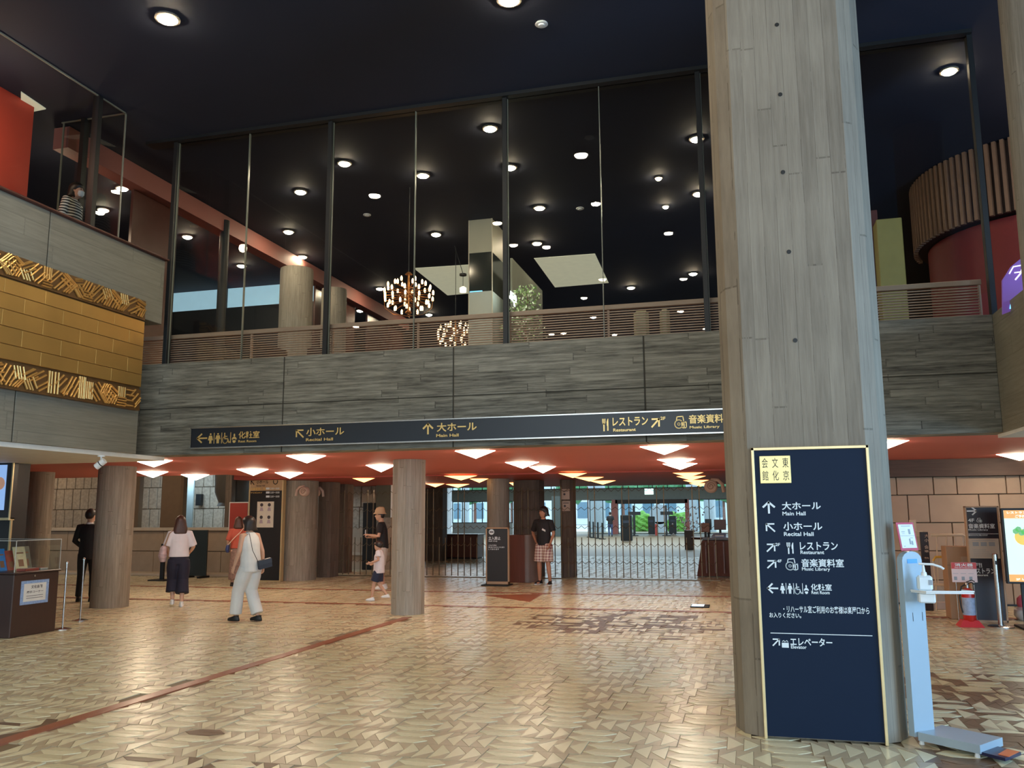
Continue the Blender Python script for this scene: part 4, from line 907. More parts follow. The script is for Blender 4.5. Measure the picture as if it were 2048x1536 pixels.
# information desk at the right of the gate
idk = thing('information_desk', (-1, 22.7, 0), 'dark reddish wooden information desk with overhanging top', 'desk')
xl = aty(1392, 1155, 22.7).x; P = [(xl, 22.7), (.4, 22.7), (.4, 23.5), (xl, 23.5)]
body = MB().add([(xl + .02, 22.85, .02), (.4, 22.85, .02), (.4, 23.5, .02), (xl + .02, 23.5, .02), (xl + .18, 22.7, .92), (.4, 22.7, .92), (.4, 23.5, .92), (xl + .18, 23.5, .92)], [(0, 3, 2, 1), (4, 5, 6, 7), (0, 1, 5, 4), (1, 2, 6, 5), (2, 3, 7, 6), (3, 0, 4, 7)])
part('body', body, WOODR, idk)
for k_ in range(6): part('fluting', MB().box(xl + .25 + k_ * .22, 22.68, .1, xl + .29 + k_ * .22, 22.8, .88, .004), WOODR, idk)
part('top', MB().prism([(xl - .1, 22.85), (xl + .2, 22.55), (.45, 22.5), (.45, 23.6), (xl, 23.6)], .94, .995), WOODK, idk)
for px0, py0, px1, py1, m, nm, lb in ((1402, 1065, 1419, 1046, mat('brown_card_stand', (.28, .15, .11), .5), 'card_stand', 'brown card stand on the information desk'), (1428, 1060, 1452, 1039, mat('monitor_back', (.15, .07, .06), .4), 'monitor', 'brown-backed monitor on the information desk'), (1410, 1060, 1423, 1038, mat('monitor_teal', (.02, .05, .08), .4), 'monitor', 'dark blue monitor behind the card stand')):
    dep = 22.8 if nm == 'card_stand' else 23.2; q = px_box(px0, py0, px1, py1, dep, .04); t = thing(nm, ((q[0] + q[3]) / 2, dep, 1.0), lb, 'stand' if nm == 'card_stand' else 'monitor')
    part('panel', MB().box(*q, .006), m, t); xm = (q[0] + q[3]) / 2; part('foot', MB().box(xm - .03, dep, .99, xm + .03, dep + .04, q[2] + .02).box(xm - .1, dep - .05, .995, xm + .1, dep + .1, 1.005), BLK, t)
t = thing('blue_file_tray', (aty(1432, 1075, 22.9).x, 22.9, 1.0), 'white and blue paper tray on the information desk', 'tray'); x_ = t.location.x
part('tray', MB().add([(x_ - .12, 22.8, 1.0), (x_ + .25, 22.8, 1.0), (x_ + .25, 23.0, 1.1), (x_ - .05, 23.0, 1.1)], [(0, 1, 2, 3)]).box(x_ - .12, 22.8, .995, x_ + .25, 23.0, 1.01), mat('pale_blue_plastic', (.3, .45, .75), .4), t)
part('papers', MB().box(x_ - .02, 22.83, 1.012, x_ + .2, 22.95, 1.05), WPL, t)
# kiosks, posts and stands in the far foyer
def kiosk(px0, px1, py0, py1, label, Y, m=BLK):
    q = px_box(px0, py1, px1, py0, Y, .5); t = thing('dark_kiosk', ((q[0] + q[3]) / 2, Y, 0), label, 'kiosk', 'dark kiosks in the far foyer')
    part('body', MB().box(q[0], Y, .06, q[3], Y + .5, q[5], .03), m, t); part('plinth', MB().box(q[0] + .05, Y + .05, 0, q[3] - .05, Y + .45, .06), STEEL, t)
    part('slot', MB().box(q[0] + .15 * (q[3] - q[0]), Y - .01, q[5] * .7, q[3] - .15 * (q[3] - q[0]), Y, q[5] * .8), mat('screen_dark', (.05, .06, .08), .2), t)
kiosk(1241, 1263, 1030, 1082, 'tall black kiosk nearest of the dark kiosks beyond the gate', 50)
kiosk(1296, 1309, 1033, 1067, 'middle black kiosk in front of the entrance doors', 66)
kiosk(1339, 1352, 1032, 1066, 'right black kiosk in front of the entrance doors', 66)
solo('red_sign_board', MB().box(*px_box(1310, 1071, 1314, 1048, 65.2, .1)), mat('red_board', (.42, .05, .035), .5), 'slim red board beside the middle kiosk', 'sign')
for px, lb in ((1268, 'left'), (1333, 'right')):
    p = aty(px, 1060, 64); t = thing('signpost', (p.x, 64, 0), 'dark T-shaped signpost %s of the middle kiosk' % lb, 'signpost')
    part('pole', MB().box(p.x - .07, 64, 0, p.x + .07, 64.1, 2.2), BLK, t); part('arm', MB().box(p.x - .4, 63.98, 1.5, p.x + .5, 64.12, 1.75), BLK, t); part('base', MB().box(p.x - .3, 63.8, 0, p.x + .3, 64.3, .05), BLK, t)
for i, px in enumerate((1180, 1187, 1196, 1205)):
    p = aty(px, 1068, 60 - i * 1.5); t = thing('queue_post', (p.x, 60 - i * 1.5, 0), 'dark queue post left of the far visitor, %s of four' % ('first', 'second', 'third', 'last')[i], 'post', 'queue posts by the far window')
    part('pole', MB().box(p.x - .05, p.y - .05, .04, p.x + .05, p.y + .05, 1.1 - .02 * i), BLK, t); part('base', MB().box(p.x - .2, p.y - .2, 0, p.x + .2, p.y + .2, .04), BLK, t)
p = aty(1319, 1030, 75); t = thing('round_banner', (p.x, 75, 0), 'round pale banner on a post outside the entrance doors', 'banner')
part('disc', MB().plate(circ(p.x, 1.55, .85, 24), 75, 75.06), mat('pale_blue_banner', (.75, .8, .9), .6), t); part('post', MB().box(p.x - .4, 75, 0, p.x + .4, 75.06, .9), mat('pale_blue_banner', (.75, .8, .9), .6), t)
p = aty(1298, 988, 60); t = thing('hanging_exit_light', (p.x, 60, 3.2), 'small glowing green exit light under the far beam', 'exit light')
part('box', MB().box(p.x - .3, 60, 2.9, p.x + .3, 60.1, 3.3, .02), mat('green_glow', (.5, 1, .8), .4, emit=1.6, ecol=(.55, 1, .85)), t); part('hanger', MB().box(p.x - .02, 60, 3.3, p.x + .02, 60.05, 4.75), BLK, t)
t = thing('flower_stand', (aty(1378, 1060, 40).x, 40, 0), 'tall pale flower arrangement beyond the right end of the gate', 'flowers'); x_ = t.location.x
part('stand', MB().box(x_ - .2, 39.8, 0, x_ + .2, 40.2, .85), mat('grey_laminate', (.22, .16, .14), .4), t)
fl_ = MB(); rnd = random.Random(5)
for i in range(60): c = V(x_ + rnd.gauss(0, .3), 40 + rnd.gauss(0, .2), 1.25 + rnd.gauss(0, .25)); s_ = .05; fl_.add([c + V(s_, 0, 0), c + V(-s_, 0, 0), c + V(0, 0, s_), c + V(0, 0, -s_), c + V(0, s_, 0), c + V(0, -s_, 0)], [(0, 4, 2), (4, 1, 2), (1, 5, 2), (5, 0, 2), (4, 0, 3), (1, 4, 3), (5, 1, 3), (0, 5, 3)])
part('blossoms', fl_, mat('pale_blossoms', (.75, .65, .68), .6, var=.3, scale=8), t, kind='stuff')
rt_ = thing('floor_display', aty(1395, 1212, 15.4), 'small glowing white floor display near the foot of the big pillar', 'display')
p = atz(1402, 1212, 0); rt_.location = (p.x, p.y, 0)
part('case', MB().box(p.x - .17, p.y - .3, 0, p.x + .15, p.y + .1, .02, .005), BLK, rt_); part('screen', MB().box(p.x - .15, p.y - .26, .02, p.x + .06, p.y + .06, .023), mat('cool_white_screen', (.7, .85, 1), .2, emit=1.0, ecol=(.6, .8, 1)), rt_)

# ================================================================== LOWER LEVEL: RIGHT
YW = 16.8
sw = struct('wall_back', MB().box(.9, YW + .03, 0, 7, YW + .4, 2.24), mat('stone_joint', (.10, .075, .05), .9), label='wall of large sandstone blocks on the right')
zs = [.0, .42, .92, 1.41, 1.90, 2.22]
JT = {4: (1765, 1795, 1869, 1916, 2015, 2044), 3: (1780, 1815, 1857, 1958, 1998), 2: (1770, 1798, 1900, 1975), 1: (1800, 1880, 1950, 2030), 0: (1790, 1850, 1925, 2010)}
for j in range(5):
    xs = [.95] + [aty(p_, 1000, YW).x for p_ in JT[j]] 
    while xs[-1] < 6.6: xs.append(xs[-1] + random.uniform(.35, .95))
    for a, b in zip(xs[:-1], xs[1:]):
        if b - a > .08: part('stone_block', MB().box(a + .007, YW + random.uniform(-.008, .004), zs[j] + .007, b - .007, YW + .2, zs[j + 1] - .007, .008), STONE, sw)
struct('trim_11', MB().box(.9, YW - .15, 2.22, 7, YW + .4, ZL), mat('dark_lintel_concrete', (.10, .06, .04), .6, stretch=(.5, 6, 6), var=.4), label='dark lintel above the sandstone wall')
part('plinth_line', MB().box(.9, YW - .03, 0, 7, YW, .03), BLK, sw)

# hand sanitiser stand
sn = thing('sanitiser_stand', (1.25, 6.95, 0), 'white metal hand sanitiser stand right of the navy panel', 'sanitiser stand', rz=0)
Q = lambda px, py, Y: aty(px, py, Y)
part('base', MB().prism([(1.075, 6.80), (1.40, 6.52), (1.60, 6.78), (1.28, 7.06)], .03, .085), WMET, sn)
for x, y in ((1.10, 6.82), (1.39, 6.56), (1.56, 6.78)): part('foot', MB().lathe([(.018, 0), (.014, .03)], (x, y, 0), 8), WPL, sn)
d1 = V(.205, .26, 0).normalized(); A0 = V(1.075, 6.80, 0)
def slab(mb, p, d, l, nrm, t, z0, z1, arch=False):
    n = 6; pts = [(0, z0), (l, z0)] + ([(l, z1 - l * .35)] + [(l / 2 + l / 2 * math.cos(PI * k / 8), z1 - l * .35 + l * .35 * math.sin(PI * k / 8)) for k in range(1, 8)] + [(0, z1 - l * .35)] if arch else [(l, z1), (0, z1)])
    P = [p + d * a + V(0, 0, b) for a, b in pts]; Qs = [q + nrm * t for q in P]; N = len(P)
    mb.add([v[:] for v in P] + [v[:] for v in Qs], [tuple(range(N)), tuple(range(2 * N - 1, N - 1, -1))] + [(i, N + i, N + (i + 1) % N, (i + 1) % N) for i in range(N)]); return mb
nrm = V(-d1.y, d1.x, 0) 
part('upright', slab(MB(), V(1.055, 6.80, 0), V(.80, .6, 0).normalized(), .185, V(-.6, .8, 0), .05, .05, 1.32, True), WMET, sn, label='tall pale upright with rounded top')
U = V(.80, .6, 0); B0 = V(1.055, 6.80, 0); nf = V(.6, -.8, 0)
def on(a, b, o=0): return B0 + U * a + nf * o + V(0, 0, b)
part('blue_sticker', MB().add([on(.045, 1.235, .002)[:], on(.14, 1.235, .002)[:], on(.14, 1.265, .002)[:], on(.045, 1.265, .002)[:]], [(0, 1, 2, 3)]), mat('blue_sticker', (.10, .35, .80), .5), sn)
for a in (.06, .15): part('slot', MB().add([on(a, .83, .002)[:], on(a + .004, .83, .002)[:], on(a + .004, .89, .002)[:], on(a, .89, .002)[:]], [(0, 1, 2, 3)]), BLK, sn)
c = on(.10, 1.0, .09)
part('tray', MB().prism([(c.x - .09, c.y + .02), (c.x - .01, c.y - .09), (c.x + .30, c.y - .06), (c.x + .25, c.y + .06), (c.x + .05, c.y + .08)], 1.035, 1.045), WPL, sn)
part('tray_rim', MB().tube([(c.x - .09, c.y + .02, 1.048), (c.x - .01, c.y - .09, 1.048), (c.x + .30, c.y - .06, 1.052), (c.x + .25, c.y + .06, 1.05)], .006, 6), WPL, sn)
part('bracket', MB().box(c.x - .05, c.y - .04, .965, c.x + .06, c.y + .05, 1.035, .01), WPL, sn)
bt = thing('sanitiser_bottle', (c.x, c.y, 1.048), 'square white pump bottle standing on the sanitiser tray', 'bottle')
part('bottle', MB().box(c.x - .05, c.y - .03, 1.048, c.x + .05, c.y + .03, 1.155, .014), mat('translucent_bottle', (.72, .80, .83), .2), bt)
part('neck', MB().lathe([(.022, 1.15), (.018, 1.175), (.012, 1.18), (.006, 1.23)], (c.x, c.y, 0), 12), WPL, bt, smooth=True)
part('label_print', MB().box(c.x + .02, c.y - .032, 1.09, c.x + .045, c.y - .0305, 1.125), mat('grey_print', (.3, .33, .36), .5), bt)
part('pump_spout', MB().tube([(c.x - .03, c.y, 1.235), (c.x + .06, c.y - .01, 1.232), (c.x + .11, c.y - .015, 1.215), (c.x + .13, c.y - .017, 1.20)], .008, 8), WPL, sn, smooth=True, label='white spout arm')
pd = thing('foot_pedal', (1.5, 6.6, 0), 'dark pedal with orange sticker in front of the sanitiser base', 'pedal')
part('pedal', MB().prism([(1.40, 6.55), (1.52, 6.42), (1.66, 6.60), (1.55, 6.72)], .02, .04), mat('navy_pedal', (.02, .02, .06), .3), pd)
part('sticker', MB().prism([(1.50, 6.50), (1.55, 6.45), (1.65, 6.60), (1.59, 6.65)], .04, .043), mat('orange_sticker', (.75, .18, .06), .4), pd)
an = thing('sanitiser_notice', on(.02, 1.32, 0), 'small white notice in a crimson frame on top of the sanitiser stand', 'notice')
t0 = aty(1785, 1053, 6.8); t1 = aty(1828, 1112, 6.85)
a, b = on(.0, 1.325, .0), on(.165, 1.325, .0); up = V(-.02, .03, .20)
def sheet(s0, s1, t0_, t1_, o): 
    f = lambda s, t: (a + (b - a) * s + up * t + nf * o)[:]
    return MB().add([f(s0, t0_), f(s1, t0_), f(s1, t1_), f(s0, t1_)] + [(Vector(f(s, t)) - nf * .004)[:] for s, t in ((s0, t0_), (s1, t0_), (s1, t1_), (s0, t1_))], [(0, 1, 2, 3), (7, 6, 5, 4), (0, 4, 5, 1), (1, 5, 6, 2), (2, 6, 7, 3), (3, 7, 4, 0)])
part('frame', sheet(0, 1, 0, 1, 0), mat('crimson_frame', (.50, .02, .06), .4), an)
part('paper', sheet(.08, .92, .09, .93, .003), mat('white_paper', (.78, .78, .74), .6), an)
pm = MB()
for s0, s1, t0_, t1_ in ((.25, .75, .86, .88), (.1, .9, .52, .53), (.2, .38, .66, .68), (.22, .36, .60, .61), (.6, .7, .58, .76), (.55, .62, .22, .42), (.66, .74, .2, .34), (.2, .26, .15, .17), (.62, .78, .44, .455)): 
    m2 = sheet(s0, s1, t0_, t1_, .005); pm.add(m2.v, m2.f)
part('print', pm, mat('grey_print', (.3, .33, .36), .5), an)

# library sign, screen, stanchion, extinguisher, box, rack
ly = 14.3
q = px_box(1938, 1248, 2007, 1012, ly, .06); a, b, zt = q[0], q[3], q[5]
lb_ = thing('library_sign', ((a + b) / 2, ly, 0), 'tall dark floor guide sign with pale frame and right-pointing arrow', 'sign')
part('face', MB().box(a + .02, ly, .03, b - .02, ly + .06, zt - .02), mat('aubergine_sign_face', (.022, .013, .018), .4), lb_)
part('frame', MB().box(a, ly - .01, 0, a + .025, ly + .07, zt, .004).box(b - .025, ly - .01, 0, b, ly + .07, zt, .004).box(a, ly - .01, zt - .022, b, ly + .07, zt, .004).box(a, ly - .01, 0, b, ly + .07, .03), mat('frame_wood', (.5, .33, .2), .5), lb_)
lt = MB(); CUR = (lb_, WHITE); Yl = ly
r_ = lambda *v: pr(*v, Yl)
put('arrow_symbol', arrow, 'right', *r_(1935, 1014, 1953, 1030), Yl)
put('lettering', text, '4F', *r_(1936, 1037, 1948, 1044), Yl); put('pictogram', music_icon, *r_(1953, 1036, 1963, 1045), Yl)
put('lettering', text, '音楽資料室', *r_(1937, 1047, 1989, 1057), Yl); put('lettering', text, 'Music Library', *r_(1937, 1058, 1976, 1062), Yl)
q = r_(1937, 1066, 1996, 1068); lt.box(q[0], Yl - .003, q[1], b - .03, Yl, q[1] + .006)
put('lettering', text, '都民の方どなたでもご利用いただけます', *r_(1937, 1069, 1975, 1072), Yl)
put('lettering', text, '2F', *r_(1943, 1126, 1956, 1134), Yl); put('pictogram', fork_knife, *r_(1958, 1126, 1964, 1135), Yl)
put('lettering', text, 'レストラン', *r_(1944, 1137, 1990, 1147), Yl); put('lettering', text, 'Restaurant', *r_(1946, 1148, 1976, 1152), Yl)
part('lettering', lt, WHITE, lb_)
q = px_box(1939, 1117, 1999, 1077, ly - .02, .02); part('info_sheet', MB().box(*q, .002), mat('beige_sheet', (.55, .48, .40), .6), lb_)
pm = MB(); w_ = q[3] - q[0]; h_ = q[5] - q[2]
for i in range(3): pm.box(q[0] + w_ * (.12 + .27 * i), q[1] - .003, q[2] + h_ * .62, q[0] + w_ * (.32 + .27 * i), q[1], q[2] + h_ * .82)
for i in range(4): pm.box(q[0] + w_ * .12, q[1] - .003, q[2] + h_ * (.12 + .1 * i), q[0] + w_ * (.85 - .1 * i), q[1], q[2] + h_ * (.135 + .1 * i))
pm.box(q[0] + w_ * .1, q[1] - .003, q[2] + h_ * .9, q[0] + w_ * .88, q[1], q[2] + h_ * .92)
part('sheet_print', pm, mat('grey_print', (.3, .33, .36), .5), lb_)

sc = thing('digital_screen', (3.9, 13.6, 0), 'bright menu screen on a stand at the right edge, orange bars', 'screen')
q = px_box(2008, 1168, 2104, 1016, 13.6, .07); a, b, z0, z1 = q[0], q[3], q[2], q[5]
part('bezel', MB().box(a, 13.6, z0, b, 13.68, z1, .006), BLK, sc)
i0 = aty(2011, 1161, 13.59); i1 = aty(2011, 1020, 13.59)
bz = .03; part('display', MB().box(a + bz, 13.592, z0 + bz, b - bz, 13.6, z1 - bz), mat('pale_green_display', (.6, .85, .75), .3, emit=.85, ecol=(.62, .90, .80)), sc)
hh = z1 - z0 - 2 * bz
OR = mat('orange_display', (.8, .4, .1), .3, emit=.7, ecol=(.85, .42, .12))
part('top_bar', MB().box(a + bz, 13.588, z1 - bz - hh * .115, b - bz, 13.593, z1 - bz), OR, sc); part('bottom_bar', MB().box(a + bz, 13.588, z0 + bz, b - bz, 13.593, z0 + bz + hh * .10), OR, sc)
lt = MB(); CUR = (sc, mat('white_glow', (1, 1, 1), .4, emit=.9)); put('lettering', text, 'レストランのご案内', a + bz + .04, z1 - bz - hh * .05, b - .08, z1 - bz - hh * .015, 13.588); put('lettering', text, 'ご予約承ります', a + bz + .14, z1 - bz - hh * .105, b - .12, z1 - bz - hh * .065, 13.588)
put('lettering', text, '2F レストランへ', a + bz + .08, z0 + bz + hh * .02, b - .1, z0 + bz + hh * .05, 13.588)
part('screen_lettering', lt, mat('white_glow', (1, 1, 1), .4, emit=.9), sc)
pc = MB(); cx_, cz_ = a + .22, z1 - .40
pc.mi = 0; pc.plate(circ(cx_ + .03, cz_, .11, 16), 13.588, 13.592); pc.mi = 1
for k_ in range(7): pc.plate(circ(cx_ - .06 + .035 * k_, cz_ + .08 + .03 * math.sin(k_ * 2), .04, 7), 13.584, 13.588)
part('dish_picture', pc, [mat('yellow_food', (.85, .6, .1), .4, emit=.6, ecol=(.9, .65, .12)), mat('green_food', (.2, .6, .25), .4, emit=.4, ecol=(.25, .65, .3))], sc)
part('stand_post', MB().box(3.62, 13.64, .03, 3.66, 13.68, z0 + .02).box(3.95, 13.64, .03, 3.99, 13.68, z0 + .02), BLK, sc); part('base', MB().box(3.55, 13.45, 0, 4.05, 13.9, .03, .005), BLK, sc)

p = atz(2001, 1255, 0); sx_, sy_ = p.x + .02, p.y + .05
t = thing('stanchion', (sx_, sy_, 0), 'thick steel stanchion with round base before the library sign', 'stanchion')
part('base', MB().lathe([(.17, 0), (.17, .012), (.15, .022), (.04, .03)], (0, 0, 0), 28), STEEL, t, local=True, smooth=True)
part('pole', MB().lathe([(.034, .025), (.034, .93)], (0, 0, 0), 16), STEEL, t, local=True, smooth=True)
part('head', MB().lathe([(.037, .93), (.037, 1.0), (.028, 1.01)], (0, 0, 0), 16), STEEL, t, local=True, smooth=True)
part('belt_slot', MB().box(-.012, -.04, .86, .012, -.03, .91), BLK, t, local=True)

p = atz(1941, 1253, 0); ex, ey = p.x, p.y
RED = mat('extinguisher_red', (.55, .018, .012), .25)
fe = thing('fire_extinguisher', (ex, ey, .05), 'red fire extinguisher with blue and white label in its red stand', 'fire extinguisher')
part('cylinder', MB().lathe([(.075, .06), (.082, .08), (.082, .44), (.07, .50), (.03, .53)], (0, 0, -.05), 24), RED, fe, local=True, smooth=True)
part('label_band', MB().lathe([(.0835, .16), (.0835, .40)], (0, 0, -.05), 24), mat('extinguisher_label', (.35, .45, .70), .4, var=.6, scale=18), fe, local=True, smooth=True)
part('valve', MB().lathe([(.02, .53), (.02, .57), (.028, .575), (.02, .60)], (0, 0, -.05), 12), STEEL, fe, local=True, smooth=True)
part('handle', MB().tube([(-.01, 0, .54), (.06, -.01, .56), (.09, -.01, .53)], .008).tube([(-.01, 0, .56), (.06, -.01, .59), (.1, -.01, .57)], .007), BLK, fe, local=True)
part('hose', MB().tube([(-.02, 0, .53), (-.08, -.02, .50), (-.115, -.03, .36), (-.105, -.03, .22), (-.09, -.04, .14)], .010, 8), BLK, fe, local=True, smooth=True)
st = thing('extinguisher_stand', (ex, ey + .02, 0), 'red extinguisher stand with legs and red and white sign plate', 'stand')
part('base', MB().add([(-.16, -.14, 0), (.16, -.14, 0), (.16, .14, 0), (-.16, .14, 0), (-.10, -.09, .09), (.10, -.09, .09), (.10, .09, .09), (-.10, .09, .09)], [(0, 3, 2, 1), (4, 5, 6, 7), (0, 1, 5, 4), (1, 2, 6, 5), (2, 3, 7, 6), (3, 0, 4, 7)]), mat('stand_red_plastic', (.62, .04, .05), .4), st, local=True)
for s_ in (-1, 1): part('support_rod', MB().tube([(s_ * .115, .1, .05), (s_ * .115, .1, .64)], .008, 8), STEEL, st, local=True)
part('sign_plate', MB().box(-.165, .085, .60, .165, .095, .88, .003), mat('pink_white_plate', (.80, .62, .60), .5), st, local=True)
part('red_band', MB().box(-.163, .081, .79, .163, .086, .878), RED, st, local=True)
lt = MB(); CUR = (st, WPL); ox, oy = ex, ey + .02
put('lettering', text, '消火器', ox - .12, .822, ox + .12, .868, oy + .081); put('lettering', text, 'FIRE EXTINGUISHER', ox - .12, .80, ox + .12, .812, oy + .081)
part('lettering', lt, WPL, st)
pm = MB()
for i in range(3): pm.box(ox - .14 + i * .1, oy + .082, .63, ox - .10 + i * .1, oy + .085, .68).box(ox - .15 + i * .1, oy + .082, .72, ox - .08 + i * .1, oy + .085, .724)
part('pictograms', pm, mat('grey_print', (.3, .33, .36), .5), st)

cb = thing('cardboard_box', (3.05, 14.9, 0), 'tall brown cardboard box behind the fire extinguisher', 'box')
q = px_box(1897, 1236, 1945, 1093, 14.6, .35)
part('box', MB().box(q[0], 14.6, 0, q[3], 14.95, q[5] + 0, .006), mat('cardboard', (.40, .25, .15), .8, var=.08), cb)
part('tape', MB().box(q[0] - .001, 14.597, q[5] * .74, q[3] + .001, 14.6, q[5] * .745), mat('tape_brown', (.15, .08, .05), .5), cb)
part('attached_sheet', MB().box(q[0] + .2, 14.592, q[5] * .62, q[3] - .01, 14.6, q[5] * .86), mat('translucent_sheet', (.45, .34, .25), .4), cb)

CRM = mat('cream_painted_metal', (.72, .60, .44), .4, var=.05)
rk = thing('cream_rack', (3.1, 15.6, 0), 'cream tubular wire rack by the sandstone wall', 'rack')
def rp_(px, py, Y=15.5): p = aty(px, py, Y); return (p.x, Y, p.z)
part('top_rail', MB().tube([rp_(1862, 1070), rp_(1925, 1070), rp_(1931, 1073), rp_(1932, 1092)], .022, 8), CRM, rk, smooth=True)
for px, pb in ((1873, 1168), (1893, 1168), (1909, 1092), (1926, 1092)): part('upright_wire', MB().tube([rp_(px, 1072), rp_(px + (3 if pb > 1100 else 0), pb)], .011, 6), CRM, rk)
part('front_leg', MB().tube([rp_(1866, 1118), rp_(1872, 1168), rp_(1873, 1222)], .012, 6), CRM, rk); part('rear_leg', MB().tube([rp_(1898, 1168), rp_(1900, 1222)], .012, 6), CRM, rk)
part('bottom_rail', MB().tube([rp_(1868, 1169), rp_(1900, 1170)], .022, 8), CRM, rk, smooth=True)
part('yellow_handle', MB().tube([rp_(1866, 1122), rp_(1871, 1114), rp_(1899, 1114)], .02, 8), mat('amber_handle', (.75, .42, .05), .3), rk, smooth=True)
q = px_box(1835, 1225, 1841, 1040, 15.9, .08); 
cp = thing('cream_post', (q[0], 15.9, 0), 'cream wooden post with crossbar behind the sanitiser bottle', 'post')
q = px_box(1826, 1225, 1839, 1040, 15.9, .08); part('post', MB().box(q[0], 15.9, 0, q[3], 15.98, q[5], .008), CRM, cp); q = px_box(1822, 1073, 1846, 1062, 15.88, .1); part('crossbar', MB().box(*q, .006), CRM, cp)
nb2 = thing('narrow_notice_board', (2.8, 15.75, 0), 'narrow dark brown lettered board between the cream post and rack', 'sign')
q = px_box(1846, 1225, 1862, 1064, 15.75, .06); part('board', MB().box(q[0], 15.75, 0, q[3], 15.81, q[5], .004), mat('aubergine_sign_face', (.022, .013, .018)), nb2)
lt = MB(); CUR = (nb2, mat('beige_plate', (.55, .42, .34))); 
for s_, y0_, y1_ in (('大', 1068, 1075), ('小', 1077, 1084), ('会', 1090, 1098), ('場', 1100, 1105), ('案内', 1114, 1118)): put('lettering', text, s_, *pr(1849, y0_, 1857, y1_, 15.748), 15.748)
part('lettering', lt, mat('beige_plate', (.55, .42, .34)), nb2)
wr = thing('wooden_ramp', (2.8, 16.2, 0), 'low sloping beige panel on a step below the cream rack', 'ramp')
a = aty(1855, 1220, 16.1).x; b = aty(1900, 1220, 16.1).x
part('step', MB().box(a, 16.0, 0, b, 16.5, .12, .006), mat('beige_plate', (.55, .42, .34)), wr)
part('slope', MB().plate([(a + .1, .12), (b, .12), (b, .2), (a + .22, .38), (a + .1, .38)], 16.1, 16.15), mat('pale_ledge', (.5, .42, .33)), wr)
bag = thing('parcel_bag', (3.75, 13.2, 0), 'pink and white bag heap on the floor at the right edge', 'bag')
p = atz(2045, 1240, 0)
for r_b, dz, m, nm in ((.16, .10, mat('white_bag', (.62, .6, .58), .6, var=.3), 'white_sack'), (.11, .26, mat('pink_bag', (.60, .12, .18), .6, var=.3), 'pink_bundle')):
    part(nm, MB().lathe([(r_b * .7, dz - .10), (r_b, dz - .03), (r_b * .95, dz + .05), (r_b * .5, dz + .10), (r_b * .1, dz + .11)], (p.x + .05, p.y, 0), 12), m, bag, smooth=True)

# ================================================================== UPPER LEVEL BEHIND THE GLASS
UF = 3.55
# mirrored tower
tw = thing('mirrored_tower', (-5, 16, UF), 'tall square column, beige above and below with a dark mirrored middle', 'column')
a = aty(938, 500, 16).x; b = aty(984, 500, 16).x
TB = mat('tower_beige', (.40, .39, .30), .5, var=.05); TW = mat('tower_pale', (.46, .50, .45), .5, var=.05)
z1 = aty(960, 505, 16).z; z2 = aty(960, 583, 16).z
part('upper_block', MB().box(a, 16, z1, b, 16.9, ZC), TB, tw); part('dark_mirror', MB().box(a + .004, 16.004, z2, b - .004, 16.9, z1), mat('dark_mirror', (.02, .025, .022), .12), tw); part('lower_block', MB().box(a, 16, UF, b, 16.9, z2), TW, tw)
part('blue_light_line', MB().box(a + .02, 15.99, z2, a + .28, 16, z2 + .015), mat('blue_glow', (.2, .6, 1), .4, emit=1.5, ecol=(.2, .65, 1)), tw)
for z in (z1, z2): pass
part('corner_trim', MB().box(b - .005, 15.99, UF, b + .01, 16.01, ZC).box(a - .01, 15.99, UF, a + .005, 16.01, ZC), mat('pale_trim_line', (.6, .55, .42), .5), tw)
# neon wall right of it
nw = thing('lit_script_panel', (-4.3, 17, UF), 'slanted grey panel with glowing white lettering beside the mirrored tower', 'sign')
b = -4.72; X_ = b + .02
f_ = lambda px, py, X: atx(px, py, X)
p1 = atx(1015, 545, -4.4); 
part('panel', MB().box(-4.42, 16.3, UF + .4, -4.38, 19.0, 6.75), mat('grey_display_wall', (.20, .22, .17), .5), nw)
lt = MB(); CUR = (nw, mat('neon_white', (1, 1, 1), .4, emit=7, ecol=(.85, 1, .95))); ya = atx(1012, 585, -4.37).y; yb = atx(1033, 585, -4.37).y; za = atx(1020, 600, -4.37).z; zb = atx(1014, 572, -4.37).z
put('lettering', text, 'M Lounge', min(ya, yb), za - .05, max(ya, yb), zb + .05, -4.37, facing='-x', bold=.04)
part('glowing_lettering', lt, mat('neon_white', (1, 1, 1), .4, emit=7, ecol=(.85, 1, .95)), nw)
# flowering plant
fp = thing('flowering_arrangement', (-3.75, 14.6, UF), 'pale green and white lit flowering arrangement behind the railing', 'flowers')
c = aty(1048, 640, 14.6)
part('pot', MB().lathe([(.18, UF), (.24, UF + .1), (.26, UF + .45), (.22, UF + .5)], (c.x, 14.6, 0), 16), mat('dark_pot', (.05, .05, .05), .4), fp, smooth=True)
fo = MB(); fl2 = MB(); rnd = random.Random(11)
def leafq(mb, c, s, rnd):
    u = V(rnd.uniform(-1, 1), rnd.uniform(-1, 1), rnd.uniform(-1, 1)).normalized(); w = u.cross(V(rnd.uniform(-1, 1), rnd.uniform(-1, 1), rnd.uniform(-1, 1))).normalized(); k_ = u.cross(w) * s * .2
    mb.add([(c - u * s)[:], (c + w * s * .5 + k_)[:], (c + u * s)[:], (c - w * s * .5 + k_)[:]], [(0, 1, 2, 3)])
for i in range(650):
    a_ = rnd.uniform(0, 2 * PI); zz = rnd.random(); rr = (.48 * (1 - abs(zz - .4) * .9)) * math.sqrt(rnd.random())
    leafq(fo if i % 3 else fl2, V(c.x + rr * math.cos(a_) + .05 * math.sin(zz * 9), 14.6 + rr * math.sin(a_) * .8, 4.1 + zz * 1.55), rnd.uniform(.025, .05), rnd)
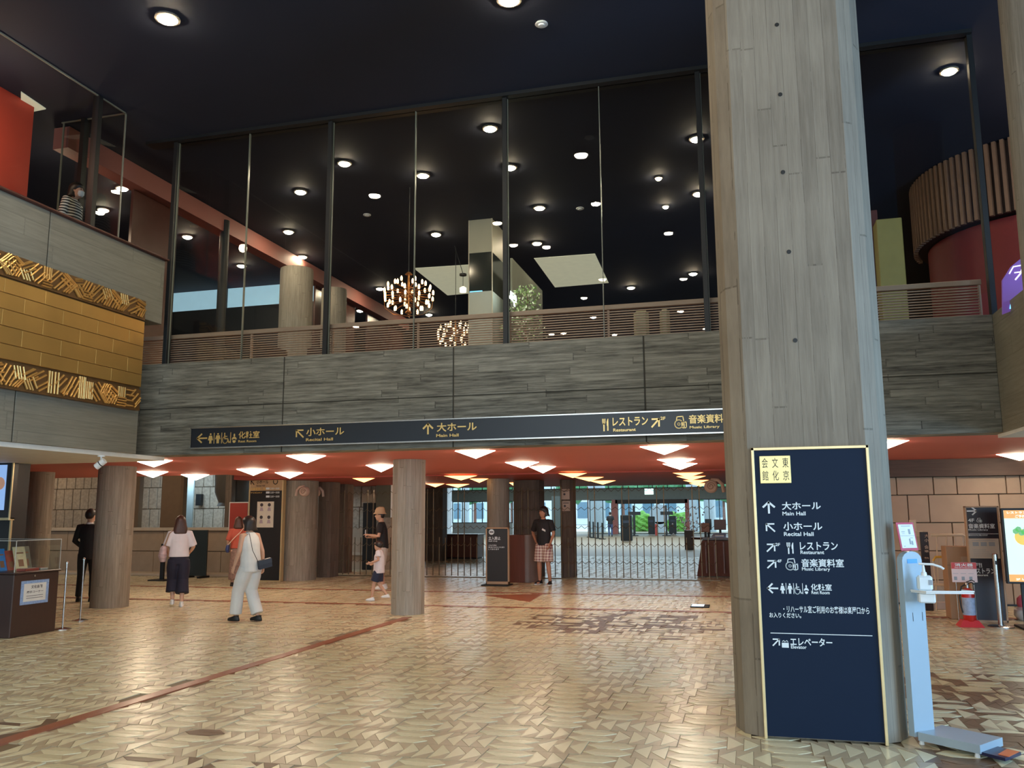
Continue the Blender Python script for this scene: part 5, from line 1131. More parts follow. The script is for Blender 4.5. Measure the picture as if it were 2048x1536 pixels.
part('foliage', fo, mat('lit_leaves', (.30, .45, .18), .5, var=.3), fp, kind='stuff'); part('blossoms', fl2, mat('lit_blossoms', (.8, .85, .65), .5), fp, kind='stuff')
part('branch', MB().tube([(c.x, 14.6, UF + .3), (c.x + .03, 14.6, 5.0), (c.x + .08, 14.6, 5.6)], [.02, .012, .005], 6), WOODR, fp)
for loc_, e_ in (((-9.15, 8.2, 6.7), 26), ((-10.6, 10.9, 6.6), 14), ((4.6, 12.6, 7.1), 16)):  # unseen fill points added to brighten the red wall and upper rooms
    l = bpy.data.lights.new('gallery_fill', 'POINT'); l.energy = e_; l.color = (1, .75, .5); l.shadow_soft_size = .08; o = bpy.data.objects.new('gallery_fill', l); COL.objects.link(o); o.location = loc_
l = bpy.data.lights.new('plant_spot', 'SPOT'); l.energy = 120; l.color = (.85, 1, .85); l.spot_size = math.radians(40); l.shadow_soft_size = .06
o = bpy.data.objects.new('plant_spot', l); COL.objects.link(o); o.location = (c.x + .3, 13.2, 7.2); o.rotation_euler = (V(c.x, 14.6, 4.8) - o.location).to_track_quat('-Z', 'Y').to_euler()
# chandeliers
BRS = mat('chandelier_brass', (.42, .2, .07), .3, metal=.9)
def chandelier(c, R, label, top):
    t = thing('chandelier', c, label, 'chandelier', 'brass globe chandeliers')
    part('hanging_cord', MB().tube([(0, 0, top - c.z), (0, 0, R * .95)], .007, 5), BLK, t, local=True); part('stem', MB().tube([(0, 0, R * 1.0), (0, 0, -R * .8)], .02, 8).lathe([(.07, R * .9), (.03, R * 1.0)], (0, 0, 0), 10).lathe([(.04, -R * .75), (.06, -R * .7), (.03, -R * .6)], (0, 0, 0), 10), BRS, t, local=True)
    bm_ = MB().lathe([(.004, -.05), (.018, -.045), (.021, -.01), (.02, .012), (.009, .034), (.002, .042)], (0, 0, 0), 8).mesh('bulb', BULB, smooth=True)
    rows = [(.78, 6, .55), (.52, 9, .88), (.22, 11, 1.0), (-.10, 11, .98), (-.42, 9, .85), (-.68, 5, .55)]
    for z, n, rr in rows:
        for k_ in range(n):
            a = 2 * PI * (k_ + z * 3) / n; x, y = math.cos(a) * R * rr, math.sin(a) * R * rr
            part('arm', MB().tube([(0, 0, z * R * .45), (x * .6, y * .6, z * R * .6 - .06 * R), (x, y, z * R * .8 - .04)], .006, 4), BRS, t, local=True)
            o = bpy.data.objects.new('bulb', bm_); COL.objects.link(o); o.parent = t; o.location = (x, y, z * R * .8)
    for k_ in range(4):
        a = k_ * PI / 2 + .3
        part('lower_hoop', MB().tube([(math.cos(a) * R * s, math.sin(a) * R * s, -R * h * .85) for s, h in ((1.0, .1), (.95, .6), (.6, .9), (0, 1.0))], .005, 4), BRS, t, local=True)
    return t
chandelier(aty(817, 592, 14), .44, 'large brass globe chandelier full of small bulbs, right of the middle', ZC)
chandelier(aty(911, 671, 17.6), .40, 'smaller looking chandelier half hidden by the railing, below right of the large one', ZC)
p = aty(926, 578, 17.5); t = thing('pendant_lamp', p, 'small pendant lamp on a thin cord left of the mirrored tower', 'pendant lamp')
q = aty(923, 548, 17.5)
part('cord', MB().tube([(0, 0, .03), (0, 0, q.z - p.z)], .006, 5), BLK, t, local=True); part('canopy', MB().lathe([(.08, q.z - p.z - .04), (.08, q.z - p.z)], (0, 0, 0), 12).tube([(0, 0, q.z - p.z), (-.2, 0, ZC - p.z)], .008, 5), BLK, t, local=True)
part('shade', MB().lathe([(.07, -.07), (.075, .02), (.03, .05)], (0, 0, 0), 14), mat('pendant_glow', (1, .85, .6), .4, emit=6, ecol=(1, .8, .5)), t, local=True, smooth=True)
# right part: slatted drum, red drum, yellow column, purple display
SL = mat('drum_slat_wood', (.25, .14, .085), .5, var=.2)
sd = thing('slatted_drum', (5.6, 17.5, 6.9), 'large round drum clad in upright wooden slats behind the glass at right', 'drum')
cx, cy, R = 5.30, 16.5, 2.1
part('core', MB().lathe([(R - .06, 6.32), (R - .06, ZC - .01)], (cx, cy, 0), 48), mat('drum_dark', (.03, .012, .01), .6), sd, smooth=True)
smh = MB().box(-.028, -.035, 6.30, .028, .035, ZC - .01).mesh('slat', SL)
n = 110
for k_ in range(n):
    a = 2 * PI * k_ / n
    if not (PI * .85 < a < PI * 1.75): continue
    o = bpy.data.objects.new('slat', smh); COL.objects.link(o); o.parent = sd; o.rotation_euler.z = a + PI / 2
    o.location = Vector((cx + R * math.cos(a), cy + R * math.sin(a), 0)) - sd.location
rd = thing('red_drum', (cx, cy, UF), 'round dark red wall below the slatted drum', 'drum'); part('drum_wall', MB().lathe([(R - .2, UF), (R - .2, 6.29)], (cx, cy, 0), 48), mat('dark_red_wall', (.22, .02, .022), .5), rd, smooth=True)
part('shadow_gap', MB().lathe([(R - .3, 6.29), (R - .3, 6.31)], (cx, cy, 0), 48), BLK, rd)
solo('yellow_column', MB().box(*px_box(1760, 660, 1812, 436, 15.2, .5), .01), mat('ochre_paint', (.30, .27, .08), .6), 'square ochre yellow column behind the railing right of the big pillar', 'column')
part('stripe', MB().box(*px_box(1740, 640, 1762, 420, 15.6, .1)), mat('maroon_wall', (.10, .02, .018)), bpy.data.objects['yellow_column'])
pp = thing('purple_display', (3.0, 10.0, 3.9), 'purple backlit display with white cursive stroke at the right edge', 'screen')
fX = lambda px, py: aty(px, py, 10.3)
pts = [(2006, 628), (2005, 560), (2022, 533), (2048, 512), (2120, 470), (2120, 600), (2048, 612)]
P = [fX(*p_) for p_ in pts]; part('panel', MB().plate([(p_.x, p_.z) for p_ in P][::-1], 10.3, 10.34), mat('purple_screen', (.15, .06, .3), .3, emit=.28, ecol=(.30, .16, .62)), pp)
sk = MB(); L_ = [fX(*p_) for p_ in ((2018, 548), (2026, 534), (2048, 530), (2070, 536))]; sk.tube([(v.x, 10.29, v.z) for v in L_], .008, 6); L_ = [fX(*p_) for p_ in ((2046, 532), (2040, 548), (2030, 560))]; sk.tube([(v.x, 10.29, v.z) for v in L_], .009, 6); L_ = [fX(*p_) for p_ in ((2028, 546), (2050, 543))]; sk.tube([(v.x, 10.29, v.z) for v in L_], .007, 6)
part('cursive_stroke', sk, mat('screen_white', (.9, .85, 1), .4, emit=.9, ecol=(.85, .8, 1)), pp)
sk = MB(); L_ = [fX(*p_) for p_ in ((2020, 618), (2022, 602), (2048, 600))]; sk.tube([(v.x, 10.29, v.z) for v in L_], .008, 6); part('blue_tube', sk, mat('blue_glow', (.2, .6, 1)), pp)
# tables and chairs shapes glimpsed through the railing
for px, Y, lb in ((545, 13.2, 'dark chair glimpsed through the railing in front of the nearer round column'), (622, 13.2, 'dark low chair glimpsed through the railing at the mullion')):
    p = aty(px, 690, Y); t = thing('lounge_chair', (p.x, Y, UF), lb, 'chair')
    part('seat', MB().box(-.22, -.22, .42, .22, .22, .47, .02), WOODK, t, local=True); part('backrest', MB().plate([(-.22, .47), (.22, .47), (.16, .95), (-.04, 1.0), (-.16, .95)], .18, .22), WOODK, t, local=True)
    for a in (-.19, .19):
        for b in (-.19, .19): part('leg', MB().tube([(a, b, 0), (a, b, .42)], .016, 6), WOODK, t, local=True)
for px0, px1, lb in ((1268, 1298, 'pale cream armchair back seen through the railing, left one'), (1320, 1340, 'pale cream armchair back seen through the railing, right one')):
    a = aty(px0, 650, 12.6); b = aty(px1, 650, 12.6); t = thing('armchair', ((a.x + b.x) / 2, 12.6, UF), lb, 'armchair', 'cream armchairs behind the railing'); w = (b.x - a.x) / 2
    z_ = aty(1290, 622, 12.6).z - UF
    part('backrest', MB().box(-w, -.06, .3, w, .06, z_, .04), mat('cream_leather', (.5, .47, .28), .5), t, local=True); part('seat', MB().box(-w, .06, .25, w, .55, .45, .03), mat('cream_leather', (.5, .47, .28)), t, local=True)
    for s_ in (-1, 1): part('armrest', MB().box(s_ * w - .05, .0, .2, s_ * w + .05, .55, .6, .02), mat('cream_leather', (.5, .47, .28)), t, local=True)
    for s_ in (-1, 1):
        for b_ in (.05, .5): part('leg', MB().tube([(s_ * w * .8, b_, 0), (s_ * w * .8, b_, .27)], .018, 6), WOODK, t, local=True)

# ================================================================== PEOPLE
XA, YA, ZA = V(1, 0, 0), V(0, 1, 0), V(0, 0, 1)
def remesh(mb, name, m, voxel=.012, smooth_it=4):
    me = mb.mesh('tmp', m); o = bpy.data.objects.new('tmp', me); COL.objects.link(o)
    r = o.modifiers.new('r', 'REMESH'); r.mode = 'VOXEL'; r.voxel_size = voxel; r.use_smooth_shade = True
    s = o.modifiers.new('s', 'SMOOTH'); s.factor = .5; s.iterations = smooth_it
    dg = bpy.context.evaluated_depsgraph_get(); out = bpy.data.meshes.new_from_object(o.evaluated_get(dg)); out.name = name
    bpy.data.objects.remove(o); bpy.data.meshes.remove(me)
    out.materials.clear()
    for q in (m if isinstance(m, list) else [m]): out.materials.append(q)
    return out
def rpart(name, mb, m, parent, voxel=.012, it=4, **k):
    me = remesh(mb, name, m, voxel, it); o = bpy.data.objects.new(name, me); COL.objects.link(o); o.parent = parent; return tag(o, **k)
def ell(mb, c, rx, ry, rz, n=12, tilt=0):
    rings = []
    for k_ in range(9):
        t = -PI / 2 + PI * k_ / 8; s = max(.04, math.cos(t)); rings.append((V(c[0], c[1], c[2] + rz * math.sin(t)), rx * s, ry * s, XA, YA))
    mb.loft(rings, n); return mb
def torso(mb, lst, n=16):        # (x, y, z, rx, ry)
    mb.loft([(V(a[0], a[1], a[2]), a[3], a[4], XA, YA) for a in lst], n); return mb
BASE = dict(head=(0, .02, 1.585), neck=(0, -.005, 1.44), sh=(.175, 0, 1.385), hip=(.09, 0, .90),
            le=(-.235, -.03, 1.12), lw=(-.25, .05, .88), re=(.235, -.03, 1.12), rw=(.25, .05, .88),
            lk=(-.10, .03, .49), la=(-.10, -.02, .085), rk=(.10, .03, .49), ra=(.10, -.02, .085))
SKIN = mat('skin_light', (.60, .36, .25), .5, var=.05); SKIN2 = mat('skin_tanned', (.48, .23, .14), .5, var=.05)
HAIRD = mat('black_hair', (.018, .013, .012), .45, var=.3, scale=30, stretch=(8, 8, 1)); HAIRB = mat('brown_hair', (.06, .026, .018), .45, var=.4, scale=30, stretch=(8, 8, 1))
def hand(mb, w, d, side, curl=.5, s=1):
    """palm and five fingers from wrist w in direction d; thumb leaves the side of the palm"""
    d = d.normalized(); sd = d.cross(V(0, 1, 0)); 
    if sd.length < .2: sd = d.cross(V(1, 0, 0))
    sd.normalize(); fwd = sd.cross(d).normalized()          # fwd: across the knuckles
    if fwd.y < 0: fwd = -fwd
    nrm_ = d.cross(fwd).normalized()
    if nrm_.x * side > 0: nrm_ = -nrm_                       # palm faces the body
    mb.loft([(w, .02 * s, .026 * s, nrm_, fwd), (w + d * .03 * s, .015 * s, .036 * s, nrm_, fwd), (w + d * .085 * s, .013 * s, .040 * s, nrm_, fwd), (w + d * .095 * s, .010 * s, .036 * s, nrm_, fwd)], 10)
    for k_, (o, L) in enumerate(((.030, .070), (.010, .080), (-.010, .074), (-.029, .058))):
        b = w + d * .088 * s + fwd * o * s; m1 = b + (d * .9 + nrm_ * curl * .35).normalized() * L * .45 * s; m2 = m1 + (d * .7 + nrm_ * curl * 1.0).normalized() * L * .33 * s; m3 = m2 + (d * .4 + nrm_ * curl * 1.5).normalized() * L * .28 * s
        mb.tube([b - d * .015 * s, b, m1, m2, m3], [.0095 * s, .0095 * s, .0088 * s, .008 * s, .0065 * s], 6)
    b = w + d * .03 * s + fwd * .028 * s
    mb.tube([b, b + (fwd * .8 + d * .6 + nrm_ * .3).normalized() * .035 * s, b + (fwd * .5 + d * .9 + nrm_ * .5).normalized() * .07 * s], [.012 * s, .011 * s, .008 * s], 6)
def human(loc, rz, H, label, pose=None, skin=SKIN, female=False, group=None, head_turn=0):
    P = dict(BASE); P.update(pose or {}); s = H / 1.70
    t = thing('person', (loc[0], loc[1], 0 if len(loc) < 3 else loc[2]), label, 'person', group, rz)
    t.scale = (s, s, s); P = {a: V(*b) for a, b in P.items()}
    sh = P['sh'].x * (.9 if female else 1); lean = P['neck'].y
    mb = MB()
    hp = P['hip']
    torso(mb, [(0, 0, .80, .12, .09), (0, 0, .90, .155, .10), (0, 0, 1.0, .135, .09), (0, lean * .4, 1.12, .125 if female else .14, .085), (0, lean * .8, 1.26, .15, .10), (0, lean, 1.36, sh * .95, .085), (0, lean, 1.41, sh * .65, .065), (0, lean, 1.44, .06, .055)])
    hd = P['head']; mb.tube([P['neck'] + V(0, 0, -.04), (P['neck'] + hd) / 2, hd + V(0, -.01, -.03)], [.06, .052, .055], 12)
    ct, stn = math.cos(head_turn), math.sin(head_turn)
    def HT(x, y, z): return hd + V(x * ct - y * stn, x * stn + y * ct, z)
    hx, hy = V(ct, stn, 0), V(-stn, ct, 0)
    mb.loft([(HT(0, .0, -.115), .03, .035, hx, hy), (HT(0, .012, -.10), .048, .062, hx, hy), (HT(0, .008, -.06), .064, .082, hx, hy), (HT(0, 0, 0), .074, .093, hx, hy), (HT(0, -.005, .05), .073, .092, hx, hy), (HT(0, -.01, .09), .055, .072, hx, hy), (HT(0, -.01, .112), .02, .03, hx, hy)], 16)
    mb.loft([(HT(0, .088, .02), .008, .01, hx, hy), (HT(0, .102, -.02), .014, .018, hx, hy), (HT(0, .09, -.035), .012, .01, hx, hy)], 8)
    for e in (-1, 1): mb.loft([(HT(e * .074, -.01, -.03), .010, .018, hx, hy), (HT(e * .082, -.015, 0), .010, .022, hx, hy), (HT(e * .078, -.015, .025), .008, .016, hx, hy)], 8)
    for sd, e, w in ((-1, 'le', 'lw'), (1, 're', 'rw')):
        S_ = V(sd * sh, lean, 1.385); E_, W_2 = P[e], P[w]
        mb.tube([S_ + V(-sd * .05, 0, 0), S_, S_.lerp(E_, .4), E_, E_.lerp(W_2, .35), W_2], [.05, .052, .044, .036, .037, .025], 10)
        hand(mb, W_2, (W_2 - E_), sd)
    for sd, kn, an_ in ((-1, 'lk', 'la'), (1, 'rk', 'ra')):
        Hp = V(sd * hp.x, hp.y, hp.z); K, A = P[kn], P[an_]
        mb.tube([Hp, Hp.lerp(K, .35), K, K.lerp(A, .3), A], [.085, .078, .052, .054, .035], 12)
        mb.tube([A + V(0, -.03, -.03), A + V(0, .05, -.05), A + V(0, .13, -.06)], [.035, .035, .025], 8)
    rpart('body', mb, skin, t, .0115, 3)
    for e in (-1, 1):
        part('eye', ell(MB(), HT(e * .03, .083, .012), .011, .008, .006, 8), mat('eye_dark', (.03, .02, .018), .2), t, local=True, smooth=True)
        part('eyebrow', MB().tube([HT(e * .017, .092, .032), HT(e * .045, .083, .034)], .0035, 5), HAIRD, t, local=True)
    part('mouth', MB().tube([HT(-.02, .089, -.06), HT(0, .096, -.061), HT(.02, .089, -.06)], .0045, 5), mat('lips', (.40, .14, .11), .5), t, local=True)
    return t, P, HT, hx, hy, sh, lean
def hair(t, HT, hx, hy, m, length=0, vol=1.0, back=.0, bangs=True):
    mb = MB(); v = vol
    mb.loft([(HT(0, -.045, -.055), .05 * v, .045 * v, hx, hy), (HT(0, -.032, -.01), .083 * v, .075 * v, hx, hy), (HT(0, -.022, .035), .088 * v, .092 * v, hx, hy), (HT(0, -.012, .07), .084 * v, .097 * v, hx, hy), (HT(0, -.01, .105), .066 * v, .080 * v, hx, hy), (HT(0, -.012, .135 * min(v, 1.05)), .025, .035, hx, hy)], 16)
    if bangs: mb.loft([(HT(0, .062, .048), .055, .03, hx, hy), (HT(0, .055, .08), .062, .04, hx, hy), (HT(0, .03, .11), .05, .04, hx, hy)], 12)
    if length:
        mb.loft([(HT(0, -.04, .05), .085 * v, .07 * v, hx, hy), (HT(0, -.05, -.05), .10 * v, .065 * v, hx, hy), (HT(0, -.06, -.12), .115 * v, .06 * v, hx, hy), (HT(0, -.075, -length * .85), .11 * v, .045 * v, hx, hy), (HT(0, -.075, -length), .07 * v, .03 * v, hx, hy)], 14)
    rpart('hair', mb, m, t, .012, 2)
def shirt(t, P, sh, lean, m, sleeve=.75, hem=.86, loose=0, name='shirt', full=False, hemr=None, extra=None, voxel=.013):
    mb = MB(); L = loose
    lst = [(0, 0, hem, (hemr or (.165 + L)), .115 + L), (0, 0, .96, .158 + L, .11 + L), (0, lean * .4, 1.12, .145 + L, .105 + L), (0, lean * .8, 1.26, .165 + L * .6, .115 + L * .6), (0, lean, 1.36, sh * 1.0 + .01, .10), (0, lean, 1.405, sh * .72 + .01, .078), (0, lean, 1.44, .075, .068)]
    torso(mb, lst)
    if sleeve > 0:
        for sd, e, w in ((-1, 'le', 'lw'), (1, 're', 'rw')):
            S_ = V(sd * sh, lean, 1.38); E_, W2 = P[e], P[w]
            if sleeve <= 1: mb.tube([S_ + V(-sd * .07, 0, 0), S_, S_.lerp(E_, sleeve)], [.066, .068 + L * .3, .058 + L * .6], 12)
            else: mb.tube([S_ + V(-sd * .07, 0, 0), S_, S_.lerp(E_, .5), E_, E_.lerp(W2, .5), E_.lerp(W2, min(.97, sleeve - 1))], [.066, .07, .06, .052, .046, .04], 12)
    if extra: extra(mb)
    return rpart(name, mb, m, t, voxel, 3)
def trousers(t, P, m, to=1.0, wide=0, name='trousers', top=.98, flare=0):
    mb = MB(); torso(mb, [(0, 0, .79, .13 + wide * .5, .10 + wide * .3), (0, 0, .90, .168 + wide * .3, .118 + wide * .3), (0, 0, top, .15, .105)])
    for sd, kn, an_ in ((-1, 'lk', 'la'), (1, 'rk', 'ra')):
        Hp = V(sd * .088, 0, .88); K, A = P[kn], P[an_]
        if to <= 1: E = Hp.lerp(K, to); mb.tube([Hp, Hp.lerp(E, .5), E], [.10 + wide * .5, .096 + wide, .088 + wide * 1.2], 14)
        else:
            E = K.lerp(A, to - 1); mb.tube([Hp, Hp.lerp(K, .4), K, K.lerp(E, .6), E], [.098 + wide * .5, .092 + wide, .070 + wide, .062 + wide + flare * .6, .058 + wide + flare], 14)
    return rpart(name, mb, m, t, .013, 3)
def shoes(t, P, m, sole=None, dirs=(0, 0), h=.07, sandal=False):
    for (an_, dr) in (('la', dirs[0]), ('ra', dirs[1])):
        A = P[an_]; f = V(math.sin(dr), math.cos(dr), 0); r = V(f.y, -f.x, 0); z0 = A.z - .085
        c = lambda o, z: V(A.x, A.y, z0 + z) + f * o
        mb = MB().loft([(c(.04, .018), .045, .13, r, f), (c(.04, .03), .047, .132, r, f), (c(.03, .05), .04, .115, r, f), (c(-.01, .075), .036, .06, r, f), (c(-.03, .085 + h * .2), .034, .045, r, f)], 14)
        sh_ = part('shoe', mb, m, t, local=True, smooth=True)
        part('sole', MB().loft([(c(.04, 0), .044, .13, r, f), (c(.04, .018), .048, .135, r, f)], 14), sole or BLK, sh_, local=True)

def floor_at(px, py): p = atz(px, py, 0); return (p.x, p.y)
def view_dir(loc): return math.atan2(-loc[0], loc[1])          # rz for facing away from the camera
# 1 man in black suit
BS = mat('black_suit', (.010, .010, .012), .7, var=.2)
l = floor_at(170, 1203); rz = view_dir(l)
pose = dict(le=(-.25, -.02, 1.12), lw=(-.10, .17, .94), re=(.25, -.02, 1.12), rw=(.07, .19, .96), lk=(-.11, .02, .49), la=(-.12, -.02, .085), rk=(.11, .02, .49), ra=(.12, -.02, .085))
t, P, HT, hx, hy, sh, ln = human(l, rz - .35, 1.74, 'person in a black suit standing beside the round pillar, back turned, hands held in front', pose, head_turn=-.35)
hair(t, HT, hx, hy, HAIRD, 0, 1.06); shirt(t, P, sh, ln, BS, 1.95, .78, .015, 'suit_jacket'); trousers(t, P, BS, 1.98); shoes(t, P, mat('black_leather', (.01, .01, .01), .25), dirs=(-.2, .2))
part('shirt_collar', MB().loft([((0, ln - .005, 1.43), .066, .062, XA, YA), ((0, ln, 1.465), .060, .056, XA, YA)], 14), WPL, t, local=True, smooth=True)
part('face_mask', MB().loft([(HT(0, .055, -.095), .035, .035, hx, hy), (HT(0, .060, -.06), .058, .048, hx, hy), (HT(0, .066, -.02), .055, .045, hx, hy)], 12), WPL, t, local=True, smooth=True)
# 2 woman with tote bag
l = floor_at(353, 1212); rz = view_dir(l)
pose = dict(le=(-.24, .0, 1.13), lw=(-.20, .16, 1.0), re=(.26, .02, 1.12), rw=(.22, .18, 1.02), lk=(-.09, .10, .50), la=(-.08, .02, .12), rk=(.09, .0, .49), ra=(.08, -.12, .085))
t, P, HT, hx, hy, sh, ln = human(l, rz + .05, 1.60, 'person with long brown hair, white top and wide navy trousers walking away', pose, female=True)
hair(t, HT, hx, hy, HAIRB, .24, 1.14); shirt(t, P, sh, ln, mat('white_cotton', (.70, .66, .70), .8), .95, .93, .03, 'blouse'); trousers(t, P, mat('navy_cloth', (.012, .012, .03), .8), 1.62, .035, 'wide_trousers', 1.0, .035); shoes(t, P, WPL, sole=WPL, h=.05)
M_ = Matrix.Rotation(rz + .05, 4, 'Z') @ Matrix.Scale(1.6 / 1.7, 4)
def held(name, label, cat, l, rz, H):
    t2 = thing(name, (l[0], l[1], 0), label, cat, None, rz); s = H / 1.7; t2.scale = (s, s, s); return t2
STRP = mat('striped_tote_cloth', (.55, .42, .45), .8, var=.55, scale=9, stretch=(.5, .5, 6))
t2 = held('tote_bag', 'pink striped tote bag on the left shoulder of the person in navy trousers', 'bag', l, rz + .05, 1.6)
rpart('bag_body', MB().loft([(V(-.285, .02, .84), .055, .12, XA, YA), (V(-.30, .02, .95), .08, .17, XA, YA), (V(-.29, .02, 1.10), .06, .16, XA, YA), (V(-.28, .02, 1.15), .03, .14, XA, YA)], 12), STRP, t2, .014, 2)
part('strap', MB().tube([(-.28, -.1, 1.12), (-.2, -.085, 1.38), (-.13, -.03, 1.435), (-.17, .09, 1.36), (-.28, .12, 1.12)], .011, 6), mat('tan_strap', (.30, .18, .10), .5), t2, local=True, smooth=True)
# 3 woman in red
l = floor_at(472, 1172); rz = view_dir(l)
t, P, HT, hx, hy, sh, ln = human(l, rz, 1.57, 'person in a red top and patterned long skirt half hidden behind the one in white', dict(lw=(-.22, .12, .95), rw=(.22, .12, .95)), female=True)
hair(t, HT, hx, hy, HAIRB, .17, 1.08); shirt(t, P, sh, ln, mat('red_knit', (.42, .08, .05), .8), .97, .93, .02, 'red_top')
SKT = mat('patterned_skirt', (.22, .14, .12), .8, var=.75, scale=22)
rpart('skirt', torso(MB(), [(0, 0, .16, .20, .17), (0, 0, .5, .185, .155), (0, 0, .85, .17, .125), (0, 0, .98, .14, .10)]), SKT, t, .015, 3); shoes(t, P, BLK)
t2 = held('crossbody_bag', 'blue crossbody bag on a pale strap at the left hip of the person in red', 'bag', l, rz, 1.57)
rpart('bag_body', MB().loft([(V(-.235, -.02, .83), .04, .085, XA, YA), (V(-.245, -.02, .90), .055, .11, XA, YA), (V(-.235, -.02, 1.0), .045, .095, XA, YA), (V(-.23, -.02, 1.04), .02, .07, XA, YA)], 12), mat('blue_leather', (.03, .05, .16), .4), t2, .013, 2)
part('strap', MB().tube([(-.235, -.10, 1.02), (-.10, -.125, 1.18), (.05, -.12, 1.33), (.13, -.05, 1.44), (.10, .06, 1.40)], .011, 6), mat('cream_strap', (.65, .48, .38), .5), t2, local=True, smooth=True)
# 4 woman in sleeveless white
l = floor_at(497, 1244); rz = view_dir(l)
pose = dict(head=(0, .09, 1.57), neck=(0, .045, 1.44), le=(-.22, .04, 1.13), lw=(-.20, .16, .90), re=(.235, -.01, 1.12), rw=(.28, .02, .90), lk=(-.10, .16, .49), la=(-.10, .20, .10), rk=(.09, .06, .49), ra=(.10, -.10, .10))
t, P, HT, hx, hy, sh, ln = human(l, rz + .75, 1.60, 'person in a sleeveless white tunic and wide white trousers walking to the left', pose, female=True)
WT = mat('white_linen', (.66, .68, .68), .8)
hair(t, HT, hx, hy, HAIRD, .10, 1.18)
def ext(mb): torso(mb, [(0, 0, .80, .20, .16), (0, 0, .95, .185, .145), (0, .03, 1.15, .17, .13)])
shirt(t, P, sh, ln, WT, 0, .80, .03, 'sleeveless_tunic', extra=ext); trousers(t, P, WT, 1.93, .03, 'wide_white_trousers', 1.0, .012); shoes(t, P, BLK, sole=BLK, h=.02)
t2 = held('shoulder_bag', 'small dark navy shoulder bag at the back of the person in white', 'bag', l, rz + .75, 1.6)
u = V(.92, -.32, .22).normalized(); w = V(-.2, .0, 1).normalized(); c0_ = V(.10, -.215, .93); nb_ = u.cross(w).normalized() * .035
pts = [c0_ + u * a + w * b + nb_ * c for c in (-1, 1) for a, b in ((-.11, -.07), (.11, -.07), (.11, .07), (-.11, .07))]
part('bag_body', MB().add([p_[:] for p_ in pts], [(0, 1, 2, 3), (7, 6, 5, 4), (0, 4, 5, 1), (1, 5, 6, 2), (2, 6, 7, 3), (3, 7, 4, 0)]), mat('navy_leather', (.02, .028, .045), .4), t2, local=True)
part('flap', MB().add([(p_ + nb_ * .15)[:] for p_ in (c0_ + u * -.112 + w * .0 + nb_, c0_ + u * .112 + w * .0 + nb_, c0_ + u * .112 + w * .072 + nb_, c0_ + u * -.112 + w * .072 + nb_)], [(0, 1, 2, 3)]), mat('navy_flap', (.03, .04, .06), .4), t2, local=True)
part('strap', MB().tube([c0_ + u * -.11 + w * .06, (-.13, -.17, 1.15), (-.11, -.06, 1.42), (-.10, .06, 1.38)], .005, 5), BLK, t2, local=True)
# 5 man in hat
l = floor_at(764, 1171); l = (aty(764, 1171, 18.0).x, 18.0); rz = view_dir(l)
pose = dict(head=(0, .07, 1.575), neck=(0, .03, 1.44), le=(-.23, .06, 1.13), lw=(-.14, .28, 1.16), re=(.24, .04, 1.12), rw=(.13, .26, 1.10), lk=(-.10, .03, .49), rk=(.10, .05, .49))
t, P, HT, hx, hy, sh, ln = human(l, rz + 1.45, 1.72, 'person in a beige bucket hat and black t-shirt looking at something in both hands', pose, SKIN)
hair(t, HT, hx, hy, HAIRD, 0, 1.0); shirt(t, P, sh, ln, mat('black_cotton', (.016, .015, .018), .8), .72, .86, .02, 't_shirt'); trousers(t, P, mat('white_shorts', (.62, .56, .50), .8), .95, .02, 'shorts'); shoes(t, P, WPL, sole=WPL)
part('bucket_hat', MB().loft([(HT(0, 0, .035), .13, .15, hx, hy), (HT(0, 0, .07), .098, .118, hx, hy), (HT(0, 0, .13), .088, .104, hx, hy), (HT(0, -.01, .175), .07, .085, hx, hy), (HT(0, -.02, .195), .03, .04, hx, hy)], 18), mat('beige_hat', (.58, .42, .26), .8), t, local=True, smooth=True)
t2 = held('phone', 'small pale phone held by the person in the bucket hat', 'phone', l, rz + 1.45, 1.72)
part('phone_body', MB().box(-.05, .37, 1.14, .03, .385, 1.27, .006), WPL, t2, local=True); part('phone_screen', MB().box(-.043, .366, 1.15, .023, .371, 1.26), BLK, t2, local=True)
# 6 child
l = floor_at(757, 1201); rz = view_dir(l)
pose = dict(head=(0, .03, 1.55), sh=(.16, 0, 1.385), le=(-.22, -.02, 1.15), lw=(-.2, .2, 1.08), re=(.22, -.04, 1.14), rw=(.2, .18, 1.05), lk=(-.09, .12, .49), la=(-.09, .18, .09), rk=(.09, .02, .47), ra=(.09, -.22, .16))
t, P, HT, hx, hy, sh, ln = human(l, rz + 1.35, 1.12, 'small child in a white shirt and navy shorts walking left by the pale pillar', pose)
hair(t, HT, hx, hy, HAIRD, 0, 1.45, bangs=True); shirt(t, P, sh, ln, mat('white_cotton', (.70, .66, .70), .8), .6, .78, .05, 'shirt'); trousers(t, P, mat('navy_shorts', (.02, .028, .06), .8), .85, .03, 'shorts'); shoes(t, P, WPL, sole=WPL)
rpart('head_volume', MB().loft([(HT(0, .015, -.13), .05, .06, hx, hy), (HT(0, .012, -.08), .085, .095, hx, hy), (HT(0, 0, 0), .10, .118, hx, hy), (HT(0, -.01, .08), .09, .10, hx, hy)], 14), SKIN, t, .014, 2)
